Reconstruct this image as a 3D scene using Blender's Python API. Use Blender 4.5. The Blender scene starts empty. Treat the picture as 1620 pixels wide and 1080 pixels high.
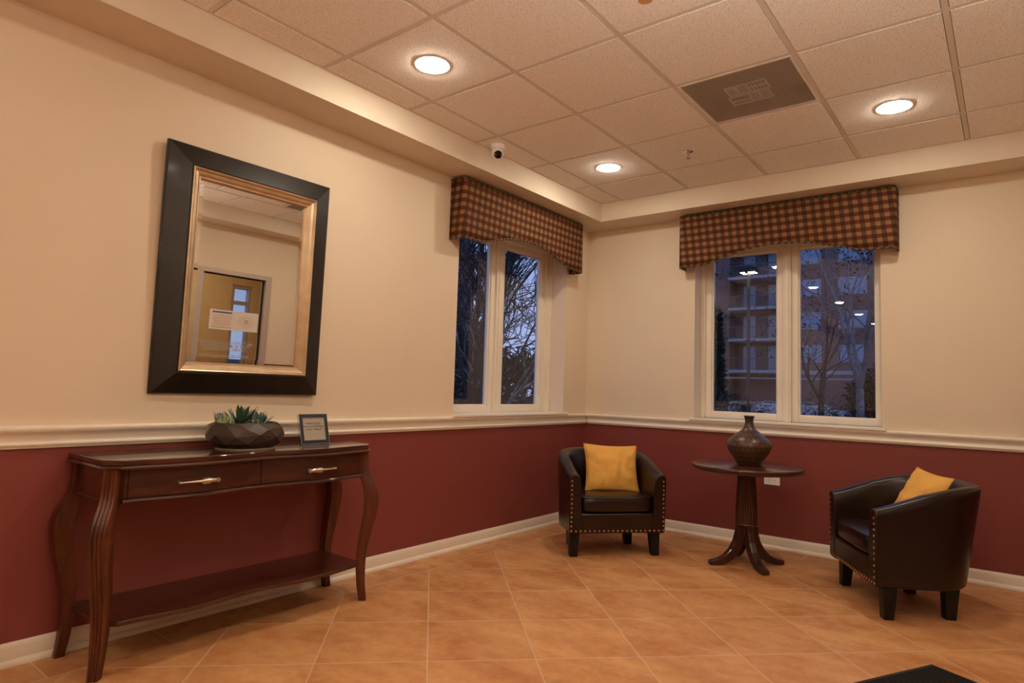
import bpy, bmesh, math, random
from mathutils import Vector, Matrix, noise
sc = bpy.context.scene
COL = sc.collection
PI = math.pi
# ---------------------------------------------------------------- camera
cam_d = bpy.data.cameras.new('camera'); cam = bpy.data.objects.new('camera', cam_d); COL.objects.link(cam)
cam_d.sensor_width = 36.0; cam_d.lens = 1013.228/1620*36.0; cam_d.clip_start = 0.02; cam_d.clip_end = 400
CP = Vector((-5.13403, -3.12567, 1.14186))
CR = Vector((0.61407922, -0.78864478, 0.03075912)); CU = Vector((-0.07646413, -0.02065892, 0.99685829)); CF = Vector((0.78553163, 0.61450193, 0.07298925))
cam.matrix_world = Matrix(((CR.x, CU.x, -CF.x, CP.x), (CR.y, CU.y, -CF.y, CP.y), (CR.z, CU.z, -CF.z, CP.z), (0, 0, 0, 1)))
sc.camera = cam
# ---------------------------------------------------------------- world, exposure
sc.view_settings.view_transform = 'Standard'; sc.view_settings.look = 'None'
sc.view_settings.gamma = 1.0; sc.view_settings.use_curve_mapping = False
sc.view_settings.exposure = 0.0
sc.cycles.max_bounces = 10; sc.cycles.diffuse_bounces = 5; sc.cycles.glossy_bounces = 5; sc.cycles.transparent_max_bounces = 16
sc.cycles.sample_clamp_indirect = 4.0
sc.cycles.use_denoising = True
LAMP_STRENGTH = 204.0
LAMP_COLOR = (1.0, 0.88, 0.71)
FILL_STRENGTH = 320.0
SKY = (0.30, 0.43, 0.95); SKY_S = 1.0
w = bpy.data.worlds.new('dusk_sky'); sc.world = w; w.use_nodes = True
wn = w.node_tree.nodes; wl = w.node_tree.links
bg = wn['Background']; bg.inputs[1].default_value = SKY_S
tc = wn.new('ShaderNodeTexCoord'); sp = wn.new('ShaderNodeSeparateXYZ'); cr = wn.new('ShaderNodeValToRGB')
wl.new(tc.outputs['Generated'], sp.inputs[0]); wl.new(sp.outputs['Z'], cr.inputs[0]); wl.new(cr.outputs[0], bg.inputs[0])
cr.color_ramp.elements[0].color = (0.48, 0.60, 1.0, 1); cr.color_ramp.elements[1].color = (0.20, 0.32, 0.85, 1)

# ---------------------------------------------------------------- node helpers / materials
class NT:
    def __init__(s, name):
        s.m = bpy.data.materials.new(name); s.m.use_nodes = True
        s.n = s.m.node_tree.nodes; s.l = s.m.node_tree.links
        s.b = s.n['Principled BSDF']; s.out = s.n['Material Output']
    def new(s, t, **k):
        nd = s.n.new(t)
        for a, v in k.items(): setattr(nd, a, v)
        return nd
    def put(s, inp, v):
        if isinstance(v, bpy.types.NodeSocket): s.l.new(v, inp)
        elif isinstance(v, (tuple, list)): inp.default_value = (*v, 1.0) if len(v) == 3 and len(inp.default_value) == 4 else v
        else: inp.default_value = v
    def math(s, op, a, b=0.0, c=0.0):
        nd = s.new('ShaderNodeMath', operation=op); s.put(nd.inputs[0], a); s.put(nd.inputs[1], b); s.put(nd.inputs[2], c)
        return nd.outputs[0]
    def mix(s, f, a, b, mode='MIX'):
        nd = s.new('ShaderNodeMix', data_type='RGBA', blend_type=mode)
        s.put(nd.inputs[0], f); s.put(nd.inputs[6], a); s.put(nd.inputs[7], b); return nd.outputs[2]
    def pos(s):
        g = s.new('ShaderNodeNewGeometry'); x = s.new('ShaderNodeSeparateXYZ'); s.l.new(g.outputs['Position'], x.inputs[0]); return g.outputs['Position'], x.outputs
    def obj(s):
        g = s.new('ShaderNodeTexCoord'); x = s.new('ShaderNodeSeparateXYZ'); s.l.new(g.outputs['Object'], x.inputs[0]); return g.outputs['Object'], x.outputs
    def noise(s, vec, scale, detail=3.0, rough=0.5):
        nd = s.new('ShaderNodeTexNoise'); s.put(nd.inputs['Vector'], vec); nd.inputs['Scale'].default_value = scale; nd.inputs['Detail'].default_value = detail
        nd.inputs['Roughness'].default_value = rough; return nd.outputs['Fac']
    def ramp(s, f, a, b, ca=(0, 0, 0), cb=(1, 1, 1)):
        nd = s.new('ShaderNodeValToRGB'); s.put(nd.inputs[0], f); e = nd.color_ramp.elements
        e[0].position = a; e[1].position = b; e[0].color = (*ca, 1); e[1].color = (*cb, 1); return nd.outputs[0]
    def bump(s, h, strength=0.2, dist=0.01):
        nd = s.new('ShaderNodeBump'); s.put(nd.inputs['Height'], h); nd.inputs['Strength'].default_value = strength; nd.inputs['Distance'].default_value = dist
        s.l.new(nd.outputs[0], s.b.inputs['Normal'])
    def set(s, color=None, rough=None, metal=None, coat=None, spec=None):
        if color is not None: s.put(s.b.inputs['Base Color'], color)
        if rough is not None: s.put(s.b.inputs['Roughness'], rough)
        if metal is not None: s.put(s.b.inputs['Metallic'], metal)
        if coat is not None: s.put(s.b.inputs['Coat Weight'], coat); s.b.inputs['Coat Roughness'].default_value = 0.08
        if spec is not None: s.put(s.b.inputs['Specular IOR Level'], spec)
        return s
M = {}
def simple(name, color, rough=0.5, metal=0.0, var=0.08, scale=8.0, bump=0.0, bscale=60.0, coat=0.0, spec=0.5):
    t = NT(name); v, _ = t.obj()
    f = t.noise(v, scale); dk = tuple(c*(1-var) for c in color); lt = tuple(min(1, c*(1+var)) for c in color)
    t.set(t.ramp(f, 0.3, 0.7, dk, lt), rough, metal, coat, spec)
    if bump: t.bump(t.noise(v, bscale), bump, 0.004)
    M[name] = t.m; return t.m

BEIGE = (0.77, 0.645, 0.49); BURG = (0.205, 0.046, 0.038)
t = NT('wall_paint'); v, p = t.pos()
f = t.math('LESS_THAN', p['Z'], 0.86)
sm = t.noise(v, 1.3, 2.0)
beige = t.ramp(sm, 0.3, 0.7, tuple(c*0.97 for c in BEIGE), tuple(c*1.02 for c in BEIGE))
t.set(t.mix(f, beige, BURG), t.math('SUBTRACT', 0.55, t.math('MULTIPLY', f, 0.1)), spec=0.35)
t.bump(t.noise(v, 160, 2.0), 0.05, 0.002); M['wall'] = t.m
simple('soffit_paint', (0.72, 0.61, 0.48), 0.6, var=0.02, bump=0.05, bscale=150)
simple('trim_white', (0.84, 0.76, 0.64), 0.32, var=0.02, bump=0.02, bscale=20)
simple('grid_metal', (0.74, 0.66, 0.57), 0.5, var=0.02)
simple('vestibule_paint', (0.70, 0.48, 0.22), 0.6, var=0.03)
t = NT('ceiling_tile'); v, p = t.pos()
n1 = t.noise(v, 210, 1.0); n2 = t.noise(v, 90, 2.0)
pit = t.math('MULTIPLY', t.math('GREATER_THAN', n1, 0.635), t.math('GREATER_THAN', n2, 0.45))
base = t.mix(pit, (0.96, 0.90, 0.84), (0.38, 0.31, 0.25))
dx = t.math('SUBTRACT', p['X'], -2.779); dy = t.math('SUBTRACT', p['Y'], -1.940)
d = t.math('SQRT', t.math('ADD', t.math('MULTIPLY', dx, dx), t.math('MULTIPLY', dy, dy)))
st = t.ramp(d, 0.029, 0.034, (1, 1, 1), (0, 0, 0))
t.set(t.mix(st, base, (0.62, 0.36, 0.16), 'MULTIPLY'), 0.85, spec=0.2)
t.bump(t.noise(v, 220, 2.0), 0.25, 0.002); M['tile'] = t.m

# floor: diagonal 18 inch tiles with a straight border course
t = NT('floor_tile'); v, p = t.pos(); r2 = 1/math.sqrt(2); P_ = 0.4572
def cell(u, off):
    a = t.math('DIVIDE', t.math('ADD', u, off), P_); fl = t.math('FLOOR', a); fr = t.math('SUBTRACT', a, fl)
    e = t.math('MULTIPLY', t.math('MINIMUM', fr, t.math('SUBTRACT', 1.0, fr)), P_); return fl, e
u = t.math('MULTIPLY', t.math('ADD', p['X'], p['Y']), r2); vv = t.math('MULTIPLY', t.math('SUBTRACT', p['X'], p['Y']), r2)
cu, eu = cell(u, 2.612); cv, ev = cell(vv, 0.023)
cx, ex = cell(p['X'], 0.10); cy, ey = cell(p['Y'], 0.10)
BW = 0.235
inL = t.math('GREATER_THAN', p['Y'], -BW); inR = t.math('GREATER_THAN', p['X'], -BW)
dL = t.math('ABSOLUTE', t.math('ADD', p['Y'], BW)); dR = t.math('ABSOLUTE', t.math('ADD', p['X'], BW))
ed = t.math('MINIMUM', eu, ev)
eb = t.math('ADD', t.math('MULTIPLY', inL, ex), t.math('MULTIPLY', t.math('SUBTRACT', 1.0, inL), ey))
inB = t.math('MAXIMUM', inL, inR)
e = t.math('ADD', t.math('MULTIPLY', inB, eb), t.math('MULTIPLY', t.math('SUBTRACT', 1.0, inB), ed))
e = t.math('MINIMUM', e, t.math('MINIMUM', dL, dR))
grout = t.ramp(e, 0.0022, 0.0040, (1, 1, 1), (0, 0, 0))
cmb = t.new('ShaderNodeCombineXYZ'); t.put(cmb.inputs[0], t.math('ADD', cu, t.math('MULTIPLY', inB, cx))); t.put(cmb.inputs[1], t.math('ADD', cv, t.math('MULTIPLY', inB, cy)))
wnz = t.new('ShaderNodeTexWhiteNoise', noise_dimensions='2D'); t.l.new(cmb.outputs[0], wnz.inputs['Vector'])
off = t.new('ShaderNodeVectorMath', operation='MULTIPLY_ADD'); t.l.new(wnz.outputs['Color'], off.inputs[0]); off.inputs[1].default_value = (9, 9, 9); t.l.new(v, off.inputs[2])
mp = t.new('ShaderNodeMapping'); t.l.new(off.outputs[0], mp.inputs[0]); mp.inputs['Rotation'].default_value = (0, 0, math.radians(45)); mp.inputs['Scale'].default_value = (2.2, 0.9, 1)
n1 = t.noise(mp.outputs[0], 2.3, 6.0, 0.62); n2 = t.noise(off.outputs[0], 14, 5.0, 0.65)
c = t.ramp(n1, 0.36, 0.66, (0.43, 0.160, 0.045), (0.66, 0.340, 0.135))
c = t.mix(t.math('MULTIPLY', t.ramp(n2, 0.42, 0.66), 0.38), c, (0.72, 0.43, 0.21))
c = t.mix(t.math('MULTIPLY', t.ramp(t.noise(off.outputs[0], 34, 4.0, 0.7), 0.5, 0.7), 0.30), c, (0.44, 0.17, 0.055))
c = t.mix(t.math('MULTIPLY', wnz.outputs['Value'], 0.12), c, (0.42, 0.20, 0.10))
c = t.mix(t.math('MULTIPLY', grout, 0.9), c, (0.70, 0.52, 0.36))
t.set(c, t.math('ADD', 0.36, t.math('MULTIPLY', n2, 0.2)), spec=0.45)
t.bump(t.math('SUBTRACT', t.math('MULTIPLY', n2, 0.25), grout), 0.35, 0.002); M['floor'] = t.m

def wood(name, dark, light, rough=0.28, coat=0.6, stretch=(1, 12, 12), sc_=2.2):
    t = NT(name); v, _ = t.obj(); mp = t.new('ShaderNodeMapping'); t.l.new(v, mp.inputs[0]); mp.inputs['Scale'].default_value = stretch
    g = t.noise(mp.outputs[0], sc_, 6.0, 0.6); f2 = t.noise(mp.outputs[0], sc_*9, 3.0, 0.6)
    c = t.ramp(g, 0.3, 0.72, dark, light); c = t.mix(t.math('MULTIPLY', t.ramp(f2, 0.45, 0.75), 0.35), c, dark)
    t.set(c, rough, coat=coat, spec=0.3); t.bump(f2, 0.03, 0.001); M[name] = t.m
wood('mahogany', (0.020, 0.004, 0.002), (0.085, 0.018, 0.005), rough=0.45, coat=0.9)
wood('mahogany_leg', (0.028, 0.005, 0.002), (0.130, 0.028, 0.007), rough=0.42, coat=0.25, stretch=(14, 14, 1.5))
wood('table_wood', (0.026, 0.007, 0.004), (0.085, 0.024, 0.011), rough=0.35, coat=0.6)
wood('table_wood_leg', (0.018, 0.005, 0.003), (0.070, 0.020, 0.009), rough=0.38, coat=0.35, stretch=(14, 14, 1.5))
wood('frame_black', (0.006, 0.004, 0.003), (0.016, 0.010, 0.007), rough=0.40, coat=0.12, stretch=(3, 3, 3), sc_=3)
wood('leg_black', (0.004, 0.003, 0.003), (0.010, 0.007, 0.006), rough=0.45, coat=0.0)
simple('gold', (0.62, 0.47, 0.31), 0.33, 0.8, var=0.13, scale=14, bump=0.08, bscale=50)
simple('satin_metal', (0.72, 0.62, 0.50), 0.28, 0.95, var=0.08, scale=30)
simple('nail_brass', (0.52, 0.27, 0.10), 0.35, 0.9, var=0.15, scale=60)
simple('leather', (0.013, 0.0052, 0.0030), 0.29, var=0.22, scale=6, bump=0.14, bscale=90, coat=0.0, spec=0.38)
simple('under_cloth', (0.006, 0.006, 0.006), 0.9, var=0.1)
simple('pillow_fabric', (0.74, 0.40, 0.095), 0.85, var=0.05, scale=5, bump=0.2, bscale=320, spec=0.15)
simple('white_plastic', (0.90, 0.87, 0.83), 0.35, var=0.02)
simple('black_gloss', (0.006, 0.006, 0.007), 0.12, var=0.1)
simple('dark_slot', (0.02, 0.015, 0.012), 0.6)
simple('chrome', (0.75, 0.72, 0.68), 0.15, 1.0, var=0.03)
simple('navy', (0.006, 0.014, 0.036), 0.3, var=0.1, coat=0.0)
simple('paper', (0.80, 0.74, 0.66), 0.7, var=0.02)
simple('ink', (0.012, 0.012, 0.02), 0.7)
simple('ink_blue', (0.12, 0.17, 0.24), 0.7); simple('ink_orange', (0.80, 0.22, 0.06), 0.7); simple('ink_gold', (0.55, 0.36, 0.08), 0.7); simple('ink_pink', (0.62, 0.30, 0.22), 0.7)
simple('vinyl_letter', (0.60, 0.56, 0.50), 0.6)
simple('soil', (0.05, 0.035, 0.025), 0.95, var=0.5, scale=60)
simple('bowl_bronze', (0.040, 0.025, 0.017), 0.42, 0.2, var=0.25, scale=7, bump=0.05, bscale=30)
simple('bowl_foot', (0.30, 0.24, 0.18), 0.5)
simple('leaf_dark', (0.030, 0.080, 0.045), 0.42, var=0.4, scale=18)
simple('leaf_pale', (0.20, 0.28, 0.235), 0.5, var=0.25, scale=20)
simple('leaf_blue', (0.12, 0.19, 0.19), 0.5, var=0.3, scale=20)
simple('leaf_light', (0.26, 0.34, 0.17), 0.55, var=0.25, scale=25)
simple('leaf_red', (0.50, 0.10, 0.04), 0.5, var=0.3, scale=20)
simple('alu', (0.55, 0.47, 0.40), 0.4, 0.3, var=0.03)
simple('rubber', (0.012, 0.012, 0.013), 0.85, var=0.2)
simple('bark', (0.045, 0.036, 0.032), 0.9, var=0.4, scale=14, bump=0.4, bscale=30)
simple('bark_pale', (0.22, 0.20, 0.19), 0.85, var=0.35, scale=9)
simple('evergreen', (0.018, 0.030, 0.016), 0.8, var=0.5, scale=3)
simple('hedge_leaf', (0.075, 0.062, 0.030), 0.7, var=0.5, scale=5)
simple('dry_leaf', (0.050, 0.024, 0.014), 0.8, var=0.4, scale=4)
simple('asphalt', (0.06, 0.06, 0.065), 0.9, var=0.2, scale=2)
simple('lawn', (0.035, 0.045, 0.02), 0.95, var=0.4, scale=4)
simple('concrete', (0.34, 0.34, 0.36), 0.8, var=0.1)
simple('render_grey', (0.30, 0.29, 0.30), 0.8, var=0.1, scale=1)
simple('rail_metal', (0.10, 0.11, 0.13), 0.5, 0.4)
simple('curtain_pale', (0.26, 0.33, 0.44), 0.25, var=0.1)
simple('dark_opening', (0.03, 0.03, 0.035), 0.3)
simple('car_white', (0.34, 0.37, 0.42), 0.25, var=0.02, coat=0.5)
simple('car_red', (0.09, 0.010, 0.012), 0.25, var=0.05, coat=0.5)
simple('car_glass', (0.02, 0.025, 0.03), 0.08)
simple('car_silver', (0.20, 0.23, 0.28), 0.3, 0.3, coat=0.5)
simple('pole_metal', (0.10, 0.09, 0.08), 0.5, 0.5)
simple('vent_metal', (0.85, 0.78, 0.70), 0.5, 0.1)
simple('vent_pan', (0.30, 0.24, 0.19), 0.8)
# brick
t = NT('brick'); v, p = t.pos(); cm = t.new('ShaderNodeCombineXYZ'); t.put(cm.inputs[0], t.math('ADD', p['X'], p['Y'])); t.put(cm.inputs[1], p['Z'])
bk = t.new('ShaderNodeTexBrick'); t.l.new(cm.outputs[0], bk.inputs['Vector']); bk.inputs['Scale'].default_value = 1.0
bk.inputs['Brick Width'].default_value = 0.30; bk.inputs['Row Height'].default_value = 0.11; bk.inputs['Mortar Size'].default_value = 0.012
bk.inputs['Color1'].default_value = (0.20, 0.085, 0.060, 1); bk.inputs['Color2'].default_value = (0.13, 0.055, 0.045, 1); bk.inputs['Mortar'].default_value = (0.30, 0.24, 0.22, 1)
t.set(bk.outputs['Color'], 0.85); M['brick'] = t.m
# glass: fresnel reflection over clear transmission
def glass(name, ior, tint):
    t = NT(name); t.n.remove(t.b)
    tr = t.new('ShaderNodeBsdfTransparent'); tr.inputs[0].default_value = (*tint, 1)
    gl = t.new('ShaderNodeBsdfGlossy'); gl.inputs['Roughness'].default_value = 0.0
    fr = t.new('ShaderNodeFresnel'); fr.inputs[0].default_value = ior; mx = t.new('ShaderNodeMixShader')
    t.l.new(fr.outputs[0], mx.inputs[0]); t.l.new(tr.outputs[0], mx.inputs[1]); t.l.new(gl.outputs[0], mx.inputs[2]); t.l.new(mx.outputs[0], t.out.inputs[0]); M[name] = t.m
glass('window_glass', 1.8, (0.80, 0.84, 0.88)); glass('door_glass', 1.45, (0.93, 0.93, 0.90)); glass('picture_glass', 1.45, (0.97, 0.97, 0.97))
t = NT('mirror_silver'); t.set((0.86, 0.84, 0.80), 0.008, 1.0); M['mirror'] = t.m
def emit(name, color, s):
    t = NT(name); t.n.remove(t.b); e_ = t.new('ShaderNodeEmission'); e_.inputs[0].default_value = (*color, 1); e_.inputs[1].default_value = s
    t.l.new(e_.outputs[0], t.out.inputs[0]); M[name] = t.m
emit('lamp_lens', LAMP_COLOR, LAMP_STRENGTH); emit('vestibule_lens', LAMP_COLOR, 260.0); emit('uplight_lens', (1.0, 0.90, 0.78), FILL_STRENGTH); emit('lamp_lens_low', LAMP_COLOR, LAMP_STRENGTH*.2); emit('street_lens', (1.0, 0.86, 0.66), 14.0)
# checked cornice fabric (UV in metres)
t = NT('check_fabric'); uvn = t.new('ShaderNodeUVMap'); sx = t.new('ShaderNodeSeparateXYZ'); t.l.new(uvn.outputs[0], sx.inputs[0])
def half(a, per):
    q = t.math('DIVIDE', a, per); return t.math('GREATER_THAN', t.math('SUBTRACT', q, t.math('FLOOR', q)), 0.5)
row = half(sx.outputs[1], 0.058)
colm = half(t.math('ADD', sx.outputs[0], t.math('MULTIPLY', sx.outputs[1], 0.10)), 0.062)
ra = t.mix(colm, (0.125, 0.026, 0.010), (0.050, 0.011, 0.008)); rb = t.mix(colm, (0.265, 0.150, 0.062), (0.092, 0.055, 0.023))
col = t.mix(row, ra, rb); nz = t.noise(uvn.outputs[0], 45, 3.0)
t.set(t.mix(t.math('MULTIPLY', nz, 0.30), col, (0.12, 0.05, 0.02)), 0.85, spec=0.2); t.bump(t.noise(uvn.outputs[0], 600, 2.0), 0.15, 0.001); M['check'] = t.m
t = NT('cord_fabric'); v, p = t.pos(); q = t.math('DIVIDE', t.math('ADD', t.math('ADD', p['X'], p['Y']), p['Z']), 0.05); fr_ = t.math('SUBTRACT', q, t.math('FLOOR', q))
t.set(t.mix(t.math('GREATER_THAN', fr_, 0.55), (0.035, 0.018, 0.010), (0.22, 0.125, 0.045)), 0.8); M['cord'] = t.m
# vase: dark brown with rows of ringed dots (UV)
t = NT('vase_glaze'); uvn = t.new('ShaderNodeUVMap'); sx = t.new('ShaderNodeSeparateXYZ'); t.l.new(uvn.outputs[0], sx.inputs[0])
vr = t.math('MULTIPLY', sx.outputs[1], 1/0.034); rw = t.math('FLOOR', vr); fv = t.math('SUBTRACT', t.math('SUBTRACT', vr, rw), 0.5)
ur = t.math('ADD', t.math('MULTIPLY', sx.outputs[0], 24.0), t.math('MULTIPLY', rw, 0.5)); fu = t.math('SUBTRACT', t.math('SUBTRACT', ur, t.math('FLOOR', ur)), 0.5)
dd = t.math('SQRT', t.math('ADD', t.math('MULTIPLY', fu, fu), t.math('MULTIPLY', fv, fv)))
disc = t.math('LESS_THAN', dd, 0.36); core = t.math('LESS_THAN', dd, 0.20); core2 = t.math('LESS_THAN', dd, 0.10)
body_m = t.math('MULTIPLY', t.math('LESS_THAN', sx.outputs[1], 0.275), t.math('GREATER_THAN', sx.outputs[1], 0.0))
dm = t.math('MULTIPLY', t.math('MULTIPLY', disc, t.math('SUBTRACT', 1.0, t.math('MULTIPLY', core, t.math('SUBTRACT', 1.0, core2)))), body_m)
c = t.mix(dm, t.ramp(t.noise(uvn.outputs[0], 6), 0.3, 0.7, (0.022, 0.011, 0.006), (0.045, 0.022, 0.011)), (0.115, 0.042, 0.015))
t.set(c, 0.38, coat=0.1); M['vase'] = t.m
# mat: ribbed
t = NT('mat_rib'); v, p = t.obj(); q = t.math('DIVIDE', p['X'], 0.022); f = t.math('SUBTRACT', q, t.math('FLOOR', q)); rb = t.math('GREATER_THAN', f, 0.5)
t.set(t.mix(rb, (0.006, 0.006, 0.006), (0.020, 0.018, 0.017)), 0.95, spec=0.1); t.bump(rb, 0.6, 0.004); M['mat'] = t.m
# perforated return grille: fine round holes
t = NT('perforated_sheet'); v, p = t.pos()
def fr05(a):
    q = t.math('DIVIDE', a, 0.0085); return t.math('SUBTRACT', t.math('SUBTRACT', q, t.math('FLOOR', q)), 0.5)
fx = fr05(p['X']); fy = fr05(p['Y']); hole = t.math('LESS_THAN', t.math('ADD', t.math('MULTIPLY', fx, fx), t.math('MULTIPLY', fy, fy)), 0.15)
t.set((0.50, 0.42, 0.34), 0.6)
tr = t.new('ShaderNodeBsdfTransparent'); mx = t.new('ShaderNodeMixShader'); t.l.new(hole, mx.inputs[0]); t.l.new(t.b.outputs[0], mx.inputs[1]); t.l.new(tr.outputs[0], mx.inputs[2]); t.l.new(mx.outputs[0], t.out.inputs[0]); M['perf'] = t.m

# ---------------------------------------------------------------- mesh helpers
class MB:
    def __init__(s): s.v = []; s.f = []; s.uv = {}
    def add(s, vs, fs):
        o = len(s.v); s.v += [tuple(v) for v in vs]; s.f += [tuple(i+o for i in f) for f in fs]; return o
    def box(s, x0, x1, y0, y1, z0, z1):
        s.add([(x0,y0,z0),(x1,y0,z0),(x1,y1,z0),(x0,y1,z0),(x0,y0,z1),(x1,y0,z1),(x1,y1,z1),(x0,y1,z1)],
              [(0,3,2,1),(4,5,6,7),(0,1,5,4),(1,2,6,5),(2,3,7,6),(3,0,4,7)]); return s
    def obox(s, c, hx, hy, hz, ang=0.0, top=1.0):
        ca, sa = math.cos(ang), math.sin(ang); vs = []
        for z, k in ((-1, 1.0), (1, top)):
            for a, b in ((-1,-1),(1,-1),(1,1),(-1,1)):
                X = a*hx*k; Y = b*hy*k; vs.append((c[0]+X*ca-Y*sa, c[1]+X*sa+Y*ca, c[2]+z*hz))
        s.add(vs, [(0,3,2,1),(4,5,6,7),(0,1,5,4),(1,2,6,5),(2,3,7,6),(3,0,4,7)]); return s
    def loops(s, L, cap=True, closed=True):
        n = len(L[0]); vs = [v for l in L for v in l]; fs = []
        for i in range(len(L)-1):
            for j in range(n if closed else n-1):
                k = (j+1) % n; fs.append((i*n+j, i*n+k, (i+1)*n+k, (i+1)*n+j))
        if cap: fs.append(tuple(range(n-1, -1, -1))); fs.append(tuple((len(L)-1)*n+j for j in range(n)))
        s.add(vs, fs); return s
    def tube(s, pts, rad, n=8, cap=True, flat=1.0):
        pts = [Vector(p) for p in pts]; 
        if not isinstance(rad, (list, tuple)): rad = [rad]*len(pts)
        L = []; ref = None
        for i, p in enumerate(pts):
            d = (pts[min(i+1, len(pts)-1)]-pts[max(i-1, 0)]).normalized()
            if ref is None: ref = Vector((0, 0, 1)) if abs(d.z) < 0.9 else Vector((1, 0, 0))
            a = d.cross(ref).normalized(); b = a.cross(d).normalized(); ref = b
            L.append([p+a*(rad[i]*math.cos(2*PI*k/n))+b*(rad[i]*flat*math.sin(2*PI*k/n)) for k in range(n)])
        return s.loops(L, cap)
    def lathe(s, prof, n=32, c=(0, 0, 0), cap=True):
        return s.loops([[(c[0]+r*math.cos(2*PI*k/n), c[1]+r*math.sin(2*PI*k/n), c[2]+z) for k in range(n)] for r, z in prof], cap)
    def prism(s, poly, z0, z1):
        n = len(poly); s.loops([[(x, y, z0) for x, y in poly], [(x, y, z1) for x, y in poly]]); return s
    def sphere(s, c, r, nu=10, nv=6, sx=1, sy=1, sz=1):
        L = []
        for i in range(1, nv):
            a = PI*i/nv; L.append([(c[0]+sx*r*math.sin(a)*math.cos(2*PI*k/nu), c[1]+sy*r*math.sin(a)*math.sin(2*PI*k/nu), c[2]-sz*r*math.cos(a)) for k in range(nu)])
        return s.loops(L, True)
    def xf(s, mat):
        s.v = [tuple(mat @ Vector(v)) for v in s.v]; return s
    def build(s, name, mat, parent=None, smooth=False, bevel=0.0, seg=2, sub=0, angle=40):
        me = bpy.data.meshes.new(name); me.from_pydata(s.v, [], s.f)
        bm = bmesh.new(); bm.from_mesh(me); bmesh.ops.recalc_face_normals(bm, faces=bm.faces); bm.to_mesh(me); bm.free()
        me.materials.append(M[mat] if isinstance(mat, str) else mat)
        o = bpy.data.objects.new(name, me); COL.objects.link(o)
        if parent is not None: o.parent = parent
        if smooth:
            for pl in me.polygons: pl.use_smooth = True
            if angle < 180: me.set_sharp_from_angle(angle=math.radians(angle))
        if bevel:
            b = o.modifiers.new('bevel', 'BEVEL'); b.width = bevel; b.segments = seg; b.limit_method = 'ANGLE'; b.angle_limit = math.radians(35)
        if sub:
            b = o.modifiers.new('sub', 'SUBSURF'); b.levels = sub; b.render_levels = sub
        return o
def tag(o, label=None, cat=None, group=None, kind=None):
    if label: o['label'] = label
    if cat: o['category'] = cat
    if group: o['group'] = group
    if kind: o['kind'] = kind
    return o
def empty(name, loc=(0, 0, 0), rz=0.0):
    o = bpy.data.objects.new(name, None); COL.objects.link(o); o.location = loc; o.rotation_euler = (0, 0, rz); o.empty_display_size = 0.1; return o
def struct(o): o['kind'] = 'structure'; return o
def copy_tree(o, parent=None):
    c = o.copy(); COL.objects.link(c); c.parent = parent
    for ch in list(o.children): copy_tree(ch, c)
    return c
def text_mesh(body, size, mat, name, parent, M4, align='CENTER', ext=0.0004, bold=0.0):
    cu = bpy.data.curves.new(name, 'FONT'); cu.body = body; cu.size = size; cu.align_x = align; cu.align_y = 'CENTER'; cu.extrude = ext; cu.offset = bold
    cu.resolution_u = 2
    to = bpy.data.objects.new('tmp', cu); COL.objects.link(to)
    dg = bpy.context.evaluated_depsgraph_get(); dg.update(); me = bpy.data.meshes.new_from_object(to.evaluated_get(dg)); bpy.data.objects.remove(to)
    me.name = name; me.materials.clear(); me.materials.append(M[mat]); me.transform(M4)
    o = bpy.data.objects.new(name, me); COL.objects.link(o)
    if parent is not None: o.parent = parent
    return o

# ---------------------------------------------------------------- room shell
CZ = 2.79; SZ = 2.631; SO = 0.2925
XW = -12.0; YB = -3.8
struct(MB().box(XW-.2, .25, YB-.001, .25, -.12, 0).build('floor', 'floor'))
# left wall (y = 0) with window opening; right wall (x = 0) with window opening
WLo = (-1.79, -0.38); WRo = (-2.405, -1.042); WZ = (0.928, 2.42); TH = 0.25
m = MB(); m.box(XW, WLo[0], 0, TH, 0, 2.95).box(WLo[1], TH, 0, TH, 0, 2.95).box(WLo[0], WLo[1], 0, TH, 0, WZ[0]).box(WLo[0], WLo[1], 0, TH, WZ[1], 2.95)
struct(m.build('wall_left', 'wall'))
m = MB(); m.box(0, TH, YB, WRo[0], 0, 2.95).box(0, TH, WRo[1], 0, 0, 2.95).box(0, TH, WRo[0], WRo[1], 0, WZ[0]).box(0, TH, WRo[0], WRo[1], WZ[1], 2.95)
struct(m.build('wall_right', 'wall'))
DX0, DX1, DZ = -2.72, -1.15, 2.16       # glazed entry in the opposite wall
m = MB(); m.box(XW, DX0, YB-.15, YB, 0, 2.95).box(DX1, TH, YB-.15, YB, 0, 2.95).box(DX0, DX1, YB-.15, YB, DZ, 2.95)
struct(m.build('wall_back', 'wall'))
struct(MB().box(XW-.2, XW, YB-.15, TH, 0, 2.95).build('wall_far', 'wall'))
struct(MB().box(XW-.2, TH, YB-.15, TH, 2.95, 3.05).build('light_block_slab', 'soffit_paint'))  # unseen slab added over the tiles to block sky light at the gaps
# soffit ring
m = MB(); m.box(XW, 0, -SO, 0, SZ, 2.95).box(-SO, 0, YB, -SO, SZ, 2.95).box(XW, -SO, YB, -3.50, SZ, 2.95)
struct(m.build('soffit', 'soffit_paint'))
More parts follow.
